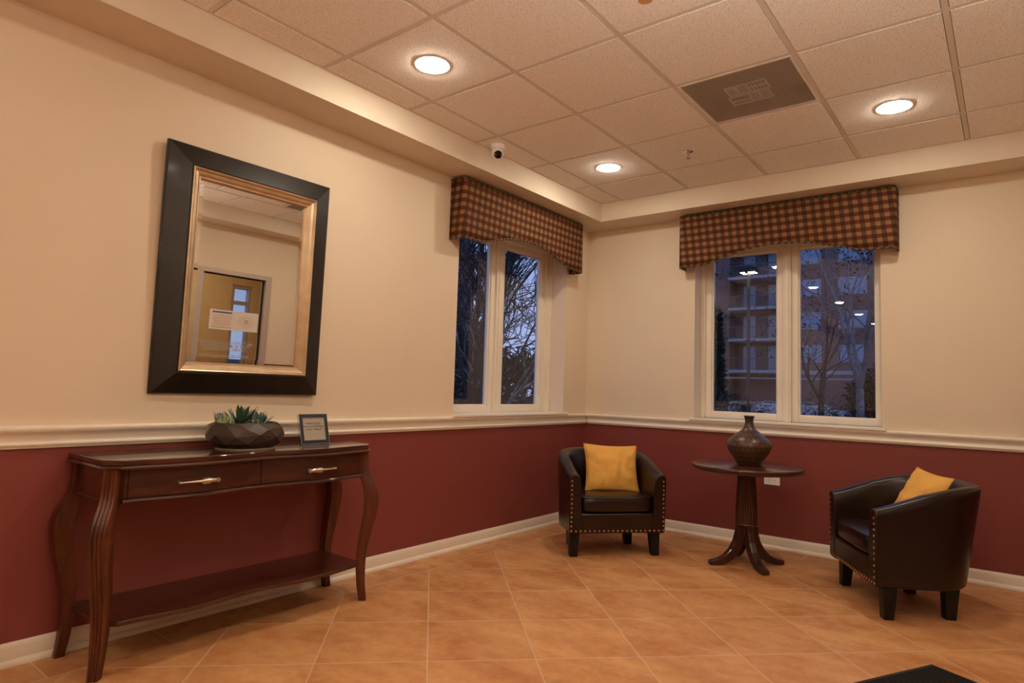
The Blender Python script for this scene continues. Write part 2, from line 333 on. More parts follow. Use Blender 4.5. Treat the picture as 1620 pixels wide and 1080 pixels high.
# ceiling grid
T = 0.6096; GX = [-SO] ; x = -0.769
while x > XW: GX.append(x); x -= T
GX.append(XW)
GY = [-SO]; y = -0.498
while y > -3.50: GY.append(y); y -= T
GY.append(-3.50)
LIGHTS = [(-1.074-1.8288*i, yy) for i in range(6) for yy in (-0.803, -2.632)]
VENT = (-1.683, -2.0222)
g = 0.0155; tz = CZ
m = MB()
for i in range(len(GX)-1):
    for j in range(len(GY)-1):
        x1, x0 = GX[i]-g, GX[i+1]+g; y1, y0 = GY[j]-g, GY[j+1]+g
        if x1-x0 < .02 or y1-y0 < .02: continue
        cxm, cym = (x0+x1)/2, (y0+y1)/2
        if abs(cxm-VENT[0]) < .1 and abs(cym-VENT[1]) < .1: continue
        lit = [l for l in LIGHTS if abs(l[0]-cxm) < .1 and abs(l[1]-cym) < .1]
        if not lit: m.box(x0, x1, y0, y1, tz, tz+.016)
        else:
            c = lit[0]; n = 32; ins = []; outs = []
            for k in range(n):
                a = 2*PI*k/n+PI/4*0; ca, sa = math.cos(a), math.sin(a); ins.append((c[0]+.082*ca, c[1]+.082*sa))
                r = min(((x1-c[0]) if ca > 0 else (c[0]-x0))/max(abs(ca), 1e-6), ((y1-c[1]) if sa > 0 else (c[1]-y0))/max(abs(sa), 1e-6)); outs.append((c[0]+r*ca, c[1]+r*sa))
            # snap nearest samples to the corners
            for cx_, cy_ in ((x0,y0),(x0,y1),(x1,y0),(x1,y1)):
                k = min(range(n), key=lambda q: (outs[q][0]-cx_)**2+(outs[q][1]-cy_)**2); outs[k] = (cx_, cy_)
            vs = [(a[0], a[1], tz) for a in ins]+[(a[0], a[1], tz) for a in outs]+[(a[0], a[1], tz+.016) for a in ins]+[(a[0], a[1], tz+.016) for a in outs]
            fs = []
            for k in range(n):
                q = (k+1) % n
                fs += [(k, q, n+q, n+k), (2*n+k, 3*n+k, 3*n+q, 2*n+q), (k, 2*n+k, 2*n+q, q), (n+k, n+q, 3*n+q, 3*n+k)]
            m.add(vs, fs)
struct(m.build('ceiling', 'tile'))
m = MB()
for xx in GX[1:-1]: m.box(xx-.0125, xx+.0125, -3.50, -SO, tz+.004, tz+.03)
for yy in GY[1:-1]: m.box(XW, -SO, yy-.0125, yy+.0125, tz+.0045, tz+.03)
m.box(XW, -SO, -SO-.018, -SO, tz+.002, tz+.02); m.box(-SO-.018, -SO, -3.5, -SO, tz+.002, tz+.02); m.box(XW, -SO, -3.5, -3.482, tz+.002, tz+.02)
struct(m.build('trim_1', 'grid_metal'))
# chair rails and baseboards
rail = [(0, .842), (.013, .842), (.015, .850), (.021, .855), (.021, .861), (.015, .866), (.013, .885), (.016, .897), (.026, .904), (.031, .910), (.034, .920), (.031, .930), (.027, .932), (0, .932)]
base = [(0, 0), (.028, 0), (.028, .010), (.023, .019), (.014, .024), (.014, .068), (.011, .078), (.006, .088), (0, .088)]
def run(prof, wall, a, b):
    m = MB()
    P = {'L': lambda s, d, z: (s, -d, z), 'R': lambda s, d, z: (-d, s, z), 'B': lambda s, d, z: (s, YB+d, z)}[wall]
    return m.loops([[P(a, d, z) for d, z in prof], [P(b, d, z) for d, z in prof]])
struct(run(rail, 'L', XW, 0).build('trim_2', 'trim_white', smooth=True, angle=50)); struct(run(rail, 'R', YB, -.034).build('trim_3', 'trim_white', smooth=True, angle=50))
m = run(rail, 'B', XW, DX0-.01); struct(m.build('trim_4', 'trim_white'))
struct(run(base, 'L', XW, 0).build('baseboard_left', 'trim_white', smooth=True, angle=50)); struct(run(base, 'R', YB, -.028).build('baseboard_right', 'trim_white', smooth=True, angle=50))
struct(run(base, 'B', XW, DX0-.01).build('baseboard_back', 'trim_white'))

# windows: s = distance from the room corner, d = depth outward from the wall face
def window(name, F, s0, s1, panes, gz, dF, side):
    root = struct(empty(name, (0, 0, 0)))
    def bx(m, a, b, d0, d1, z0, z1):
        p = F(a, d0); q = F(b, d1); m.box(min(p[0], q[0]), max(p[0], q[0]), min(p[1], q[1]), max(p[1], q[1]), z0, z1)
    m = MB(); z0, z1 = WZ; zb = z0+.018
    bw = .048
    sash = [(a-bw, b+bw) for a, b in panes]
    # frame: jambs, head, sill member, mullion
    bx(m, s0, sash[0][0], dF, TH, zb, z1); bx(m, sash[-1][1], s1, dF, TH, zb, z1)
    bx(m, sash[0][1], sash[1][0], dF, TH, zb, z1)
    for a, b in sash: bx(m, a, b, dF, TH, zb, gz[0]-bw); bx(m, a, b, dF, TH, gz[1]+bw, z1)
    # raised beads on the mullion and jambs
    mc = (sash[0][1]+sash[1][0])/2
    bx(m, mc-.016, mc+.016, dF-.008, dF+.01, zb, z1)
    for e0, e1 in ((s0, s0+.014), (s1-.014, s1)): bx(m, e0, e1, dF-.012, dF+.01, zb, z1)
    m.build('window_frame', 'trim_white', root, bevel=.003)
    for (a, b), (sa, sb) in zip(panes, sash):
        m = MB(); d = dF+.022; zt = gz[1]+bw; zl = gz[0]-bw
        bx(m, sa, a, d, d+.05, zl, zt); bx(m, b, sb, d, d+.05, zl, zt); bx(m, a, b, d, d+.05, zl, gz[0]); bx(m, a, b, d, d+.05, gz[1], zt)
        # inner glazing bead
        k = .012; d2 = d+.014
        so = m.build('sash', 'trim_white', root, bevel=.003)
        m = MB(); bx(m, a-.002, a+k, d2, d2+.03, gz[0], gz[1]); bx(m, b-k, b+.002, d2, d2+.03, gz[0], gz[1]); bx(m, a+k, b-k, d2, d2+.03, gz[0]-.002, gz[0]+k); bx(m, a+k, b-k, d2, d2+.03, gz[1]-k, gz[1]+.002)
        m.build('glazing_bead', 'trim_white', so, bevel=.002)
        m = MB(); dp = d2+.018; p0 = F(a+.004, dp); p1 = F(b-.004, dp)
        m.add([(p0[0], p0[1], gz[0]), (p1[0], p1[1], gz[0]), (p1[0], p1[1], gz[1]), (p0[0], p0[1], gz[1])], [(0, 1, 2, 3)])
        m.build('pane', 'window_glass', so)
    m = MB(); bx(m, s0-.028, s1+.030, -.042, 0, z0-.002, zb); bx(m, s0, s1, 0, dF+.005, z0-.0, zb)
    m.build('window_sill', 'trim_white', root, bevel=.005)
    return root
FL = lambda s, d: (-s, d); FR = lambda s, d: (d, -s)
window('window_1', FL, .38, 1.79, [(.497, 1.022), (1.195, 1.715)], (.997, 2.315), .165, 'L')
window('window_2', FR, 1.042, 2.405, [(1.125, 1.66), (1.815, 2.352)], (.994, 2.31), .14, 'R')

# ---------------------------------------------------------------- glazed entry seen in the mirror, with the vestibule behind it
d = struct(empty('door_1', (0, YB, 0)))
m = MB()
def fb(x0, x1, z0, z1, m=m): m.box(x0, x1, -.10, .012, z0, z1)
fb(DX1-.066, DX1, 0, DZ); fb(DX0, DX0+.05, 0, DZ); fb(DX0+.05, DX1-.066, DZ-.05, DZ); fb(-2.00, -1.93, 0, DZ-.05); fb(-1.93, DX1-.066, 0, .22); fb(DX0+.05, -2.00, 0, .12)
m.build('door_frame', 'alu', d, bevel=.003)
m = MB(); 
for x0, x1, z0 in ((-1.93, DX1-.066, .22), (DX0+.05, -2.0, .12)):
    z1 = DZ-.05
    m.box(x0, x0+.012, -.06, -.03, z0, z1); m.box(x1-.012, x1, -.06, -.03, z0, z1); m.box(x0, x1, -.06, -.03, z1-.012, z1); m.box(x0, x1, -.06, -.03, z0, z0+.012)
m.build('gasket', 'rubber', d)
for x0, x1, z0 in ((-1.93, DX1-.066, .22), (DX0+.05, -2.0, .12)):
    m = MB(); m.add([(x0, -.045, z0), (x1, -.045, z0), (x1, -.045, DZ-.05), (x0, -.045, DZ-.05)], [(0, 1, 2, 3)]); m.build('pane', 'door_glass', d)
# vinyl letters on the glass, reading correctly from the vestibule side
lines = ['ALL MOVING AND DELIVERIES', 'MUST BE MADE THROUGH', 'LOWER LEVEL GARAGE', '', 'NO SOLICITING ALLOWED']
for i, s_ in enumerate(lines):
    if s_: text_mesh(s_, .046, 'vinyl_letter', 'lettering', d, Matrix.Translation((-1.60, -.047, 1.362-.037*i)) @ Matrix.Rotation(PI, 4, 'Z') @ Matrix.Rotation(PI/2, 4, 'X'), bold=.0008)
# the paper notice taped to the glass, facing the lobby
nt = empty('notice', (-1.53, YB-.038, 1.612))
MB().box(-.28, .28, -.0012, 0, -.108, .108).build('sheet', 'paper', nt)
MB().box(-.25, -.03, 0, .001, .072, .092).build('header_bar', 'ink_blue', nt)
rnd = random.Random(3)
for i in range(9):
    z = .052-.014*i; x = -.25+rnd.random()*.02; m = MB()
    while x < -.045:
        l = .01+rnd.random()*.03; m.box(x, min(x+l, -.03), 0, .0008, z-.003, z+.002); x += l+.004
    # words of one printed line, too small to read
    m.build('text_line', 'ink_orange' if i == 4 else 'ink_pink', nt)
MB().box(-.25, -.03, 0, .001, -.086, -.079).build('gold_rule', 'ink_gold', nt)
def ring2(cx, cz, rx, rz, wob, name, n=60, wd=.0022):
    pts = [(cx+rx*(1+wob*math.sin(9*a))*math.cos(a), cz+rz*(1+wob*math.cos(7*a))*math.sin(a)) for a in [2*PI*k/n for k in range(n)]]
    MB().tube([(x, .0003, z) for x, z in pts+[pts[0]]], wd*.5, 4).build(name, 'ink_pink', nt)
ring2(.14, 0, .095, .062, .10, 'plan_outline'); ring2(.14, 0, .072, .046, .14, 'plan_outline')
MB().loops([[(.09, 0, -.026), (.19, 0, -.026), (.19, 0, .026), (.09, 0, .026)], [(.09, .001, -.026), (.19, .001, -.026), (.19, .001, .026), (.09, .001, .026)], [(.093, .001, -.023), (.187, .001, -.023), (.187, .001, .023), (.093, .001, .023)], [(.093, 0, -.023), (.187, 0, -.023), (.187, 0, .023), (.093, 0, .023)]], cap=False).build('plan_room', 'ink_pink', nt)
MB().box(.115, .165, 0, .001, .008, .016).build('plan_title', 'ink_blue', nt); MB().box(.112, .17, 0, .001, -.014, -.004).build('plan_mark', 'ink_orange', nt)
tag(nt, 'two page paper notice taped to the glass door seen in the mirror', 'notice')
# vestibule shell
m = MB(); m.box(-3.2, -.70, -5.75, -5.6, 0, 2.7).box(-.40, .6, -5.75, -5.6, 0, 2.7).box(-.70, -.40, -5.75, -5.6, 2.2, 2.7).box(-3.35, -3.2, -5.75, YB-.15, 0, 2.7).box(.6, .75, -5.75, YB-.15, 0, 2.7)
struct(m.build('wall_vestibule', 'vestibule_paint'))
struct(MB().box(-3.35, .75, -5.75, YB-.15, 2.7, 2.8).build('ceiling_vestibule', 'soffit_paint'))
struct(MB().box(-3.35, .75, -5.75, YB, -.12, -.001).build('floor_vestibule', 'floor'))
w3 = struct(empty('window_3', (-.55, -5.66, 0)))
m = MB()
for a in ((-.15, -.105, 0, 2.2), (.105, .15, 0, 2.2), (-.105, .105, 2.15, 2.2), (-.105, .105, 1.93, 1.98), (-.105, .105, 0, .12)): m.box(a[0], a[1], -.04, .04, a[2], a[3])
m.build('window_frame', 'alu', w3); m = MB(); m.add([(-.11, 0, .12), (.11, 0, .12), (.11, 0, 2.15), (-.11, 0, 2.15)], [(0, 1, 2, 3)]); m.build('pane', 'window_glass', w3)

# ---------------------------------------------------------------- ceiling fixtures
def make_light(lens):
    r = empty('recessed_light')
    MB().lathe([(.068, .020), (.072, .004), (.078, -.002), (.090, -.0035), (.094, .0), (.094, .002), (.082, .003), (.076, .024)], 40, cap=False).build('trim_ring', 'white_plastic', r, smooth=True)
    MB().lathe([(.070, .012), (.0701, .0125), (.0701, .06), (.0, .0601)], 32, cap=False).build('housing', 'white_plastic', r)
    MB().lathe([(.0695, .003), (.067, -.004), (.058, -.010), (.040, -.0145), (.020, -.0165), (.0, -.017)], 48, cap=False).build('lens', lens, r, smooth=True)
    return r
LN = {(-2.903, -.803): 'largest lit round ceiling light, in the tile above and right of the mirror', (-1.074, -.803): 'smallest lit round ceiling light, near the corner between the two windows', (-1.074, -2.632): 'lit round ceiling light to the right of the square air vent'}
proto = make_light('lamp_lens'); first = True
for i, (x, y) in enumerate(LIGHTS):
    o = proto if first else copy_tree(proto); first = False; o.location = (x, y, CZ)
    if abs(x+4.7316) < .1:
        for q_ in o.children:
            if q_.name.startswith('lens'): q_.data = q_.data.copy(); q_.data.materials[0] = M['lamp_lens_low']
    lb = next((v for k, v in LN.items() if abs(k[0]-x) < .02 and abs(k[1]-y) < .02), None)
    tag(o, lb or ('lit recessed ceiling light behind the camera, in the row along the left wall' if y > -1 else 'lit recessed ceiling light behind the camera, in the row farther from the left wall'), 'light', 'recessed downlights in the ceiling')
v_ = make_light('vestibule_lens'); v_.location = (-1.6, -4.7, 2.682); tag(v_, 'recessed ceiling light of the entry vestibule behind the glass door', 'light')
# unseen fill lamp added right of the camera to brighten the ceiling
tl_ = empty('added_fill_lamp', (-4.25, -3.35, 0))
MB().lathe([(0, .001), (.15, .001), (.15, .02), (.03, .035), (0, .035)], 32, cap=False).build('lamp_base', 'pole_metal', tl_, smooth=True)
MB().lathe([(.013, .03), (.013, 1.72)], 16).build('pole', 'pole_metal', tl_, smooth=True)
MB().lathe([(.02, 1.70), (.10, 1.73), (.17, 1.80), (.19, 1.84), (.185, 1.84), (.165, 1.80), (.09, 1.75), (.0, 1.74)], 40, cap=False).build('fill_shade', 'pole_metal', tl_, smooth=True)
MB().lathe([(0, 1.79), (.15, 1.79)], 32, cap=False).build('bulb_lens', 'uplight_lens', tl_)
tag(tl_, 'added fill light shining up at the ceiling, unseen to the right of the frame', 'floor lamp')
# square perforated air vent
v = empty('air_vent', (VENT[0], VENT[1], CZ)); h = T/2-.0135
m = MB(); 
for a in ((-h, h, -h, -h+.012), (-h, h, h-.012, h), (-h, -h+.012, -h+.012, h-.012), (h-.012, h, -h+.012, h-.012)): m.box(a[0], a[1], a[2], a[3], -.001, .004)
m.build('vent_frame', 'vent_metal', v)
m = MB(); q = h-.011; m.add([(-q, -q, .0015), (q, -q, .0015), (q, q, .0015), (-q, q, .0015)], [(0, 1, 2, 3)]); m.build('perforated_face', 'perf', v)
m = MB(); m.box(-h, h, -h, h, .12, .13).box(-h, -h+.004, -h, h, .005, .12).box(h-.004, h, -h, h, .005, .12).box(-h, h, -h, -h+.004, .005, .12).box(-h, h, h-.004, h, .005, .12); m.build('back_pan', 'vent_pan', v)
for k, (cx_, cy_) in enumerate(((-.062, .045), (.062, .062), (.062, -.045), (-.062, -.062))):
    m = MB(); hs = .056; a = k % 2
    for zz in (.0035,):
        m.box(-hs, hs, -hs, -hs+.006, zz, zz+.006).box(-hs, hs, hs-.006, hs, zz, zz+.006).box(-hs, -hs+.006, -hs, hs, zz, zz+.006).box(hs-.006, hs, -hs, hs, zz, zz+.006)
        m.box(-hs, hs, -.006, .006, zz, zz+.005)
        for i in range(6): m.box(-hs+.018*i+.006, -hs+.018*i+.010, -hs, hs if k != 1 else 0, zz, zz+.003)
    m.xf(Matrix.Translation((cx_, cy_, 0)) @ Matrix.Rotation(PI/2*a, 4, 'Z')); m.build('louver_module', 'vent_metal', v)
tag(v, 'square grey-brown perforated air vent panel set in the ceiling grid, four louver blocks behind it', 'vent')
# sprinkler head
s_ = empty('sprinkler', (-1.06, -1.415, CZ))
MB().lathe([(.0, .0), (.036, .0), (.034, -.004), (.018, -.010), (.012, -.010), (.0, -.010)], 24, cap=False).build('escutcheon', 'chrome', s_, smooth=True)
MB().lathe([(.009, -.009), (.008, -.022), (.005, -.024)], 12).tube([(.007, 0, -.022), (.010, 0, -.034), (.003, 0, -.046)], .0022, 6).tube([(-.007, 0, -.022), (-.010, 0, -.034), (-.003, 0, -.046)], .0022, 6).build('sprinkler_body', 'chrome', s_, smooth=True)
MB().lathe([(.0, -.046), (.004, -.046), (.014, -.048), (.014, -.050), (0, -.050)], 16, cap=False).build('deflector', 'nail_brass', s_)
tag(s_, 'small pendant fire sprinkler head with metal ring, on the ceiling between vent and corner', 'sprinkler')
# security camera (turret)
c_ = empty('security_camera', (-1.868, -.395, CZ))
MB().lathe([(.0, 0), (.047, 0), (.049, -.006), (.049, -.022), (.046, -.030), (.03, -.034)], 32).build('camera_base', 'white_plastic', c_, smooth=True)
ball = MB().sphere((0, 0, -.056), .042, 28, 16).build('camera_ball', 'white_plastic', c_, smooth=True)
mm = Matrix.Translation((0, 0, -.056)) @ Vector((-.66, -.72, -.62)).to_track_quat('Z', 'Y').to_matrix().to_4x4()
MB().lathe([(.029, .030), (.032, .034), (.031, .040), (.028, .041), (.027, .036)], 28, cap=False).xf(mm).build('lens_ring', 'white_plastic', c_, smooth=True)
lf = MB().lathe([(.0275, .036), (.0265, .0428), (.0, .0445)], 28).xf(mm).build('lens_window', 'black_gloss', c_, smooth=True)
for q_ in (-.019, .019): MB().sphere((q_, 0, .0435), .0040, 10, 6).xf(mm).build('infrared_spot', 'satin_metal', lf, smooth=True)
tag(c_, 'white dome security camera with black lens, mounted on the ceiling edge above the left window', 'camera')

# ---------------------------------------------------------------- cornices (box valances)
wave = [(0, 2.306), (.13, 2.300), (.25, 2.283), (.36, 2.256), (.45, 2.228), (.54, 2.203), (.60, 2.194), (.66, 2.191), (.72, 2.193), (.785, 2.187)]
def wz(s):
    s = abs(s)
    for (a, za), (b, zb) in zip(wave, wave[1:]):
        if s <= b:
            t_ = (s-a)/(b-a); t_ = t_; return za+(zb-za)*t_
    return wave[-1][1]
def cornice(F, s0, s1, label):
    Lc = s1-s0; D = .128; top = 2.612; n = 60
    root = empty('window_cornice', (*F((s0+s1)/2, -D/2), 2.19)); ox, oy = F((s0+s1)/2, -D/2)
    def P(s, d, z): x, y = F(s, -d); return (x-ox, y-oy, z-2.19)
    path = [(s0, d_) for d_ in (0, D*.5, D-.012)] + [(s0+.004, D-.004)] + [(s0+.012+(Lc-.024)*k/n, D) for k in range(n+1)] + [(s1-.004, D-.004)] + [(s1, d_) for d_ in (D-.012, D*.5, 0)]
    acc = [0]
    for a, b in zip(path, path[1:]): acc.append(acc[-1]+math.hypot(a[0]-b[0], a[1]-b[1]))
    zb = [wz((s-(s0+s1)/2)) for s, d_ in path]
    m = MB(); vs = []; uv = []
    for (s, d_), a, z in zip(path, acc, zb):
        for k in range(7):
            zz = z+(top-z)*k/6; vs.append(P(s, d_, zz)); uv.append((a, zz))
    N = len(path); fs = [(i*7+k, (i+1)*7+k, (i+1)*7+k+1, i*7+k+1) for i in range(N-1) for k in range(6)]
    m.add(vs, fs); o = m.build('fabric_face', 'check', root, smooth=True, angle=60)
    uvl = o.data.uv_layers.new(name='UVMap')
    for lp in o.data.loops: uvl.data[lp.index].uv = uv[lp.vertex_index]
    sd = o.modifiers.new('thick', 'SOLIDIFY'); sd.thickness = .012; sd.offset = 0
    MB().tube([P(s, d_, z-.002) for (s, d_), z in zip(path, zb)], .0075, 8).build('bottom_cord', 'cord', root, smooth=True)
    MB().tube([P(s, d_, top) for (s, d_) in path], .0075, 8).build('top_cord', 'cord', root, smooth=True)
    m = MB(); a = P(s0+.006, 0, 0); b = P(s1-.006, D-.008, 0); m.box(min(a[0], b[0]), max(a[0], b[0]), min(a[1], b[1]), max(a[1], b[1]), top-2.19-.012, top-2.19-.002); m.build('top_board', 'soffit_paint', root)
    tag(root, label, 'window cornice', 'checked fabric cornices over the windows')
cornice(FL, .322, 1.892, 'rust and tan checked fabric box cornice over the left window, with corded wavy bottom')
cornice(FR, .957, 2.517, 'rust and tan checked fabric box cornice over the right window, above the street view')

# ---------------------------------------------------------------- wall mirror
mr = empty('wall_mirror', (-3.395, -.012, 1.664))
def rects(rings):   # rings: (half width, half height, y)
    return [[(-w_, y_, -h_), (w_, y_, -h_), (w_, y_, h_), (-w_, y_, h_)] for w_, h_, y_ in rings]
MB().loops(rects([(.435, .585, .0), (.445, .595, -.004), (.445, .595, -.022), (.440, .590, -.027), (.345, .495, -.062), (.338, .488, -.060), (.338, .488, .0)]), cap=False).build('outer_frame', 'frame_black', mr)
MB().loops(rects([(.3385, .4885, -.052), (.3385, .4885, -.066), (.333, .483, -.070), (.328, .478, -.066), (.324, .474, -.059), (.312, .462, -.056), (.306, .456, -.050), (.300, .450, -.044), (.297, .447, -.044), (.292, .442, -.036), (.292, .442, -.024), (.3385, .4885, -.024)]), cap=False).build('gold_liner', 'gold', mr)
MB().loops(rects([(.294, .444, -.026), (.291, .441, -.0262), (.268, .418, -.0271)]), cap=True).build('mirror_glass', 'mirror', mr)
mr.rotation_euler = (math.radians(1.4), 0, math.radians(-.7))
tag(mr, 'tall rectangular wall mirror with wide black frame and gold liner, hung above the console table', 'mirror')

# ---------------------------------------------------------------- console table
XC = -3.48
ct = empty('console_table', (XC, 0, 0))
def serp(x, h=.6): a = min(abs(x)/h, 1); return .030*math.sin(PI*a)**2
def top_poly(hx, y0, yf, ch, n=48):
    pts = [(-hx, y0), (-hx, -(yf-ch)), (-hx+ch, -yf)]
    for k in range(1, n): x = -hx+ch+(2*(hx-ch))*k/n; pts.append((x, -(yf+serp(x))))
    pts += [(hx-ch, -yf), (hx, -(yf-ch)), (hx, y0)]
    return pts
m = MB(); m.prism(top_poly(.652, -.006, .412, .055), .796, .818); m.build('table_top', 'mahogany', ct, bevel=.003)
m = MB(); L_ = [[(x, y, z) for x, y in top_poly(.652+o, -.006, .412+o, .055)] for o, z in ((-.012, .778), (.004, .782), (.008, .788), (.004, .794), (-.004, .7965))]; m.loops(L_); m.build('top_moulding', 'mahogany', ct, smooth=True, angle=30)
m = MB(); m.prism(top_poly(.628, -.012, .378, .055), .655, .780); m.build('apron', 'mahogany', ct)
for sgn in (-1, 1):
    xs = [sgn*(.004+(.562-.004)*k/24) for k in range(25)]
    f_ = lambda x: .386+serp(x)
    m = MB(); m.loops([[(x, -(f_(x)), .668), (x, -(f_(x)), .776), (x, -(f_(x)-.02), .776), (x, -(f_(x)-.02), .668)] for x in xs]); dr = m.build('drawer', 'mahogany', ct, smooth=True, angle=30)
    # handle: round boss with a long tapering lever
    hx0 = sgn*.305; yb = -(f_(sgn*.30))
    pts = [(sgn*.235, yb-.020, .714), (sgn*.25, yb-.026, .7155), (sgn*.27, yb-.027, .716), (sgn*.305, yb-.025, .715), (sgn*.35, yb-.022, .7145), (sgn*.385, yb-.017, .714)]
    m = MB(); m.tube(pts, [.010, .013, .0115, .0070, .0050, .0042], 14, flat=.8)
    m.tube([(sgn*.238, yb+.002, .7145), (sgn*.238, yb-.024, .7145)], .008, 12); m.tube([(sgn*.382, yb+.002, .714), (sgn*.382, yb-.018, .714)], .0055, 10)
    m.tube([(sgn*.229, yb-.018, .7145), (sgn*.229, yb-.026, .7145)], .0105, 12)
    m.box(min(sgn*.262, sgn*.296), max(sgn*.262, sgn*.296), yb-.030, yb-.018, .703, .7275)
    m.build('handle', 'satin_metal', dr, smooth=True, angle=35)
m = MB()
xs = [-.585+1.17*k/60 for k in range(61)]
m.loops([[(x, -(.395+serp(x))+dy, z) for dy, z in ((0, .648), (-.006, .652), (-.007, .658), (-.003, .664), (.014, .666), (.014, .648))] for x in xs])
m.build('lower_moulding', 'mahogany', ct, smooth=True, angle=50)
for sgn in (-1, 1): MB().box(sgn*.628-.007, sgn*.628+.007, -.33, -.05, .652, .664).build('side_moulding', 'mahogany', ct, bevel=.003)
prof = [(0, .030, .036, .040), (.02, .026, .036, .040), (.08, .016, .040, .044), (.19, .010, .046, .052), (.28, .017, .054, .056), (.36, .032, .062, .058), (.44, .047, .070, .060), (.52, .055, .073, .060), (.58, .047, .070, .060), (.625, .026, .060, .058), (.655, .010, .052, .056), (.70, .004, .046, .056), (.786, .002, .046, .056)]
def interp(P, z):
    for a, b in zip(P, P[1:]):
        if z <= b[0]:
            k = (z-a[0])/(b[0]-a[0]); k2 = k; return [a[i]+(b[i]-a[i])*k2 for i in range(1, 4)]
    return P[-1][1:]
def smooth_prof(z):
    s = [interp(prof, min(max(z+d_, 0), .786)) for d_ in (-.02, -.01, 0, .01, .02)]; return [sum(q[i] for q in s)/5 for i in range(3)]
for px, py, dx, dy, rib in ((-.612, -.362, -.7071, -.7071, 1), (.612, -.362, .7071, -.7071, 1), (-.606, -.048, -1, 0, 0), (.606, -.048, 1, 0, 0)):
    L_ = []
    for k in range(49):
        z = .786*k/48; off, th, wd = smooth_prof(z); 
        if not rib: off += .012; wd *= .9
        sec = []
        ns = 24
        for j in range(ns+1):
            a = -1+2*j/ns; bump_ = .0038*abs(math.sin(PI*2.0*(a+1)))**.6 if rib else .003*(1-a**4); sec.append((a*wd/2, th/2-.003+bump_))
        sec += [(wd/2, -th/2), (-wd/2, -th/2)]
        L_.append([(px+dx*(off+v2)-dy*u2, py+dy*(off+v2)+dx*u2, z+.0005) for u2, v2 in sec])
    MB().loops(L_).build('leg', 'mahogany_leg', ct, smooth=True, angle=50)
m = MB(); m.prism(top_poly(.618, -.03, .392, .05), .180, .200); m.build('lower_shelf', 'mahogany', ct, bevel=.004)
tag(ct, 'dark mahogany console table with two drawers and a lower shelf, under the wall mirror', 'table')

# ---------------------------------------------------------------- succulent bowl
pl = empty('succulent_planter', (-3.468, -.215, .8185))
rnd = random.Random(11); n = 11; prof_b = [(.140, .007), (.172, .032), (.181, .066), (.172, .102), (.146, .124)]
L_ = []
for i, (r, z) in enumerate(prof_b):
    ph = (i % 2)*PI/n; L_.append([(r*(1+rnd.uniform(-.03, .03))*math.cos(2*PI*k/n+ph), r*.92*(1+rnd.uniform(-.03, .03))*math.sin(2*PI*k/n+ph), z+(rnd.uniform(-.010, .010) if 0 < i < 4 else 0)) for k in range(n)])
vs = [p for l in L_ for p in l]; fs = []
for i in range(4):
    for k in range(n):
        q = (k+1) % n; a, b, c2_, d2_ = i*n+k, i*n+q, (i+1)*n+q, (i+1)*n+k
        if i % 2 == 0: fs += [(a, b, d2_), (b, c2_, d2_)]
        else: fs += [(a, b, c2_), (a, c2_, d2_)]
o_ = len(vs); vs += [(.134*math.cos(2*PI*k/n), .123*math.sin(2*PI*k/n), .122) for k in range(n)] + [(.122*math.cos(2*PI*k/n), .112*math.sin(2*PI*k/n), .08) for k in range(n)]
for k in range(n):
    q = (k+1) % n; fs += [(4*n+k, 4*n+q, o_+q, o_+k), (o_+k, o_+q, o_+n+q, o_+n+k)]
fs.append(tuple(range(n-1, -1, -1))); m = MB(); m.add(vs, fs); m.build('bowl', 'bowl_bronze', pl, bevel=.0015)
MB().lathe([(.118, 0), (.132, 0), (.132, .006), (.118, .009)], 32).build('bowl_foot', 'bowl_foot', pl)
MB().lathe([(.120, .104), (.06, .110), (.0, .112)], 20).build('soil', 'soil', pl)
def leaf(m, base, az, el, L, w, th, curl=.4, tipup=0):
    n = 7; prev = Vector(base); e_ = el; secs = []
    for k in range(n+1):
        t_ = k/n; d_ = Vector((math.cos(az)*math.cos(e_), math.sin(az)*math.cos(e_), math.sin(e_)))
        if k: prev = prev+d_*(L/n)
        e_ += curl/n
        side = Vector((-math.sin(az), math.cos(az), 0)); up = side.cross(d_)*-1 if False else d_.cross(side)*-1
        ww = w*(.55+.9*t_)*(1-t_)**.55 if t_ < 1 else .0004; ww = max(ww, .0004); tt = max(th*(1-t_)**.6, .0003)
        secs.append([prev+side*(ww*a)+up*(tt*b) for a, b in ((-1, .35), (-.5, -.3), (0, -.75), (.5, -.3), (1, .35), (0, .1))])
    m.loops(secs)
def rosette(name, mat, c, n, L, w, th, el0, el1, curl, seed):
    r_ = random.Random(seed); m = MB()
    c = (c[0]*.9, c[1]*.9, c[2]+.016)
    for k in range(n):
        t_ = k/n; az = k*2.399+r_.uniform(-.2, .2); el = el0+(el1-el0)*t_+r_.uniform(-.08, .08); leaf(m, c, az, el, L*(1-.35*t_)*r_.uniform(.85, 1.1), w, th, curl)
    return m.build(name, mat, pl, smooth=True, angle=60)
rosette('aloe_rosette', 'leaf_dark', (-.045, -.01, .098), 16, .125, .015, .006, .25, 1.35, .35, 4)
rosette('echeveria_rosette', 'leaf_blue', (.062, -.02, .096), 20, .088, .013, .005, .12, 1.25, .5, 5)
rosette('red_tip_rosette', 'leaf_red', (.095, .045, .098), 10, .058, .008, .004, .5, 1.3, .1, 6)
rosette('pale_rosette', 'leaf_pale', (.035, .045, .098), 12, .105, .012, .005, .5, 1.35, .3, 7)
rosette('front_rosette', 'leaf_pale', (.01, -.075, .094), 16, .045, .010, .005, .1, 1.2, .5, 8)
m = MB(); r_ = random.Random(9)
for k in range(60):
    a = r_.uniform(0, 2*PI); r = .035*math.sqrt(r_.random()); m.sphere((-.105+r*math.cos(a)*.9, -.01+1.5*r*math.sin(a), .116+.022*r_.random()+.01*(1-r/.035)), .0085, 6, 4, sz=1.3)
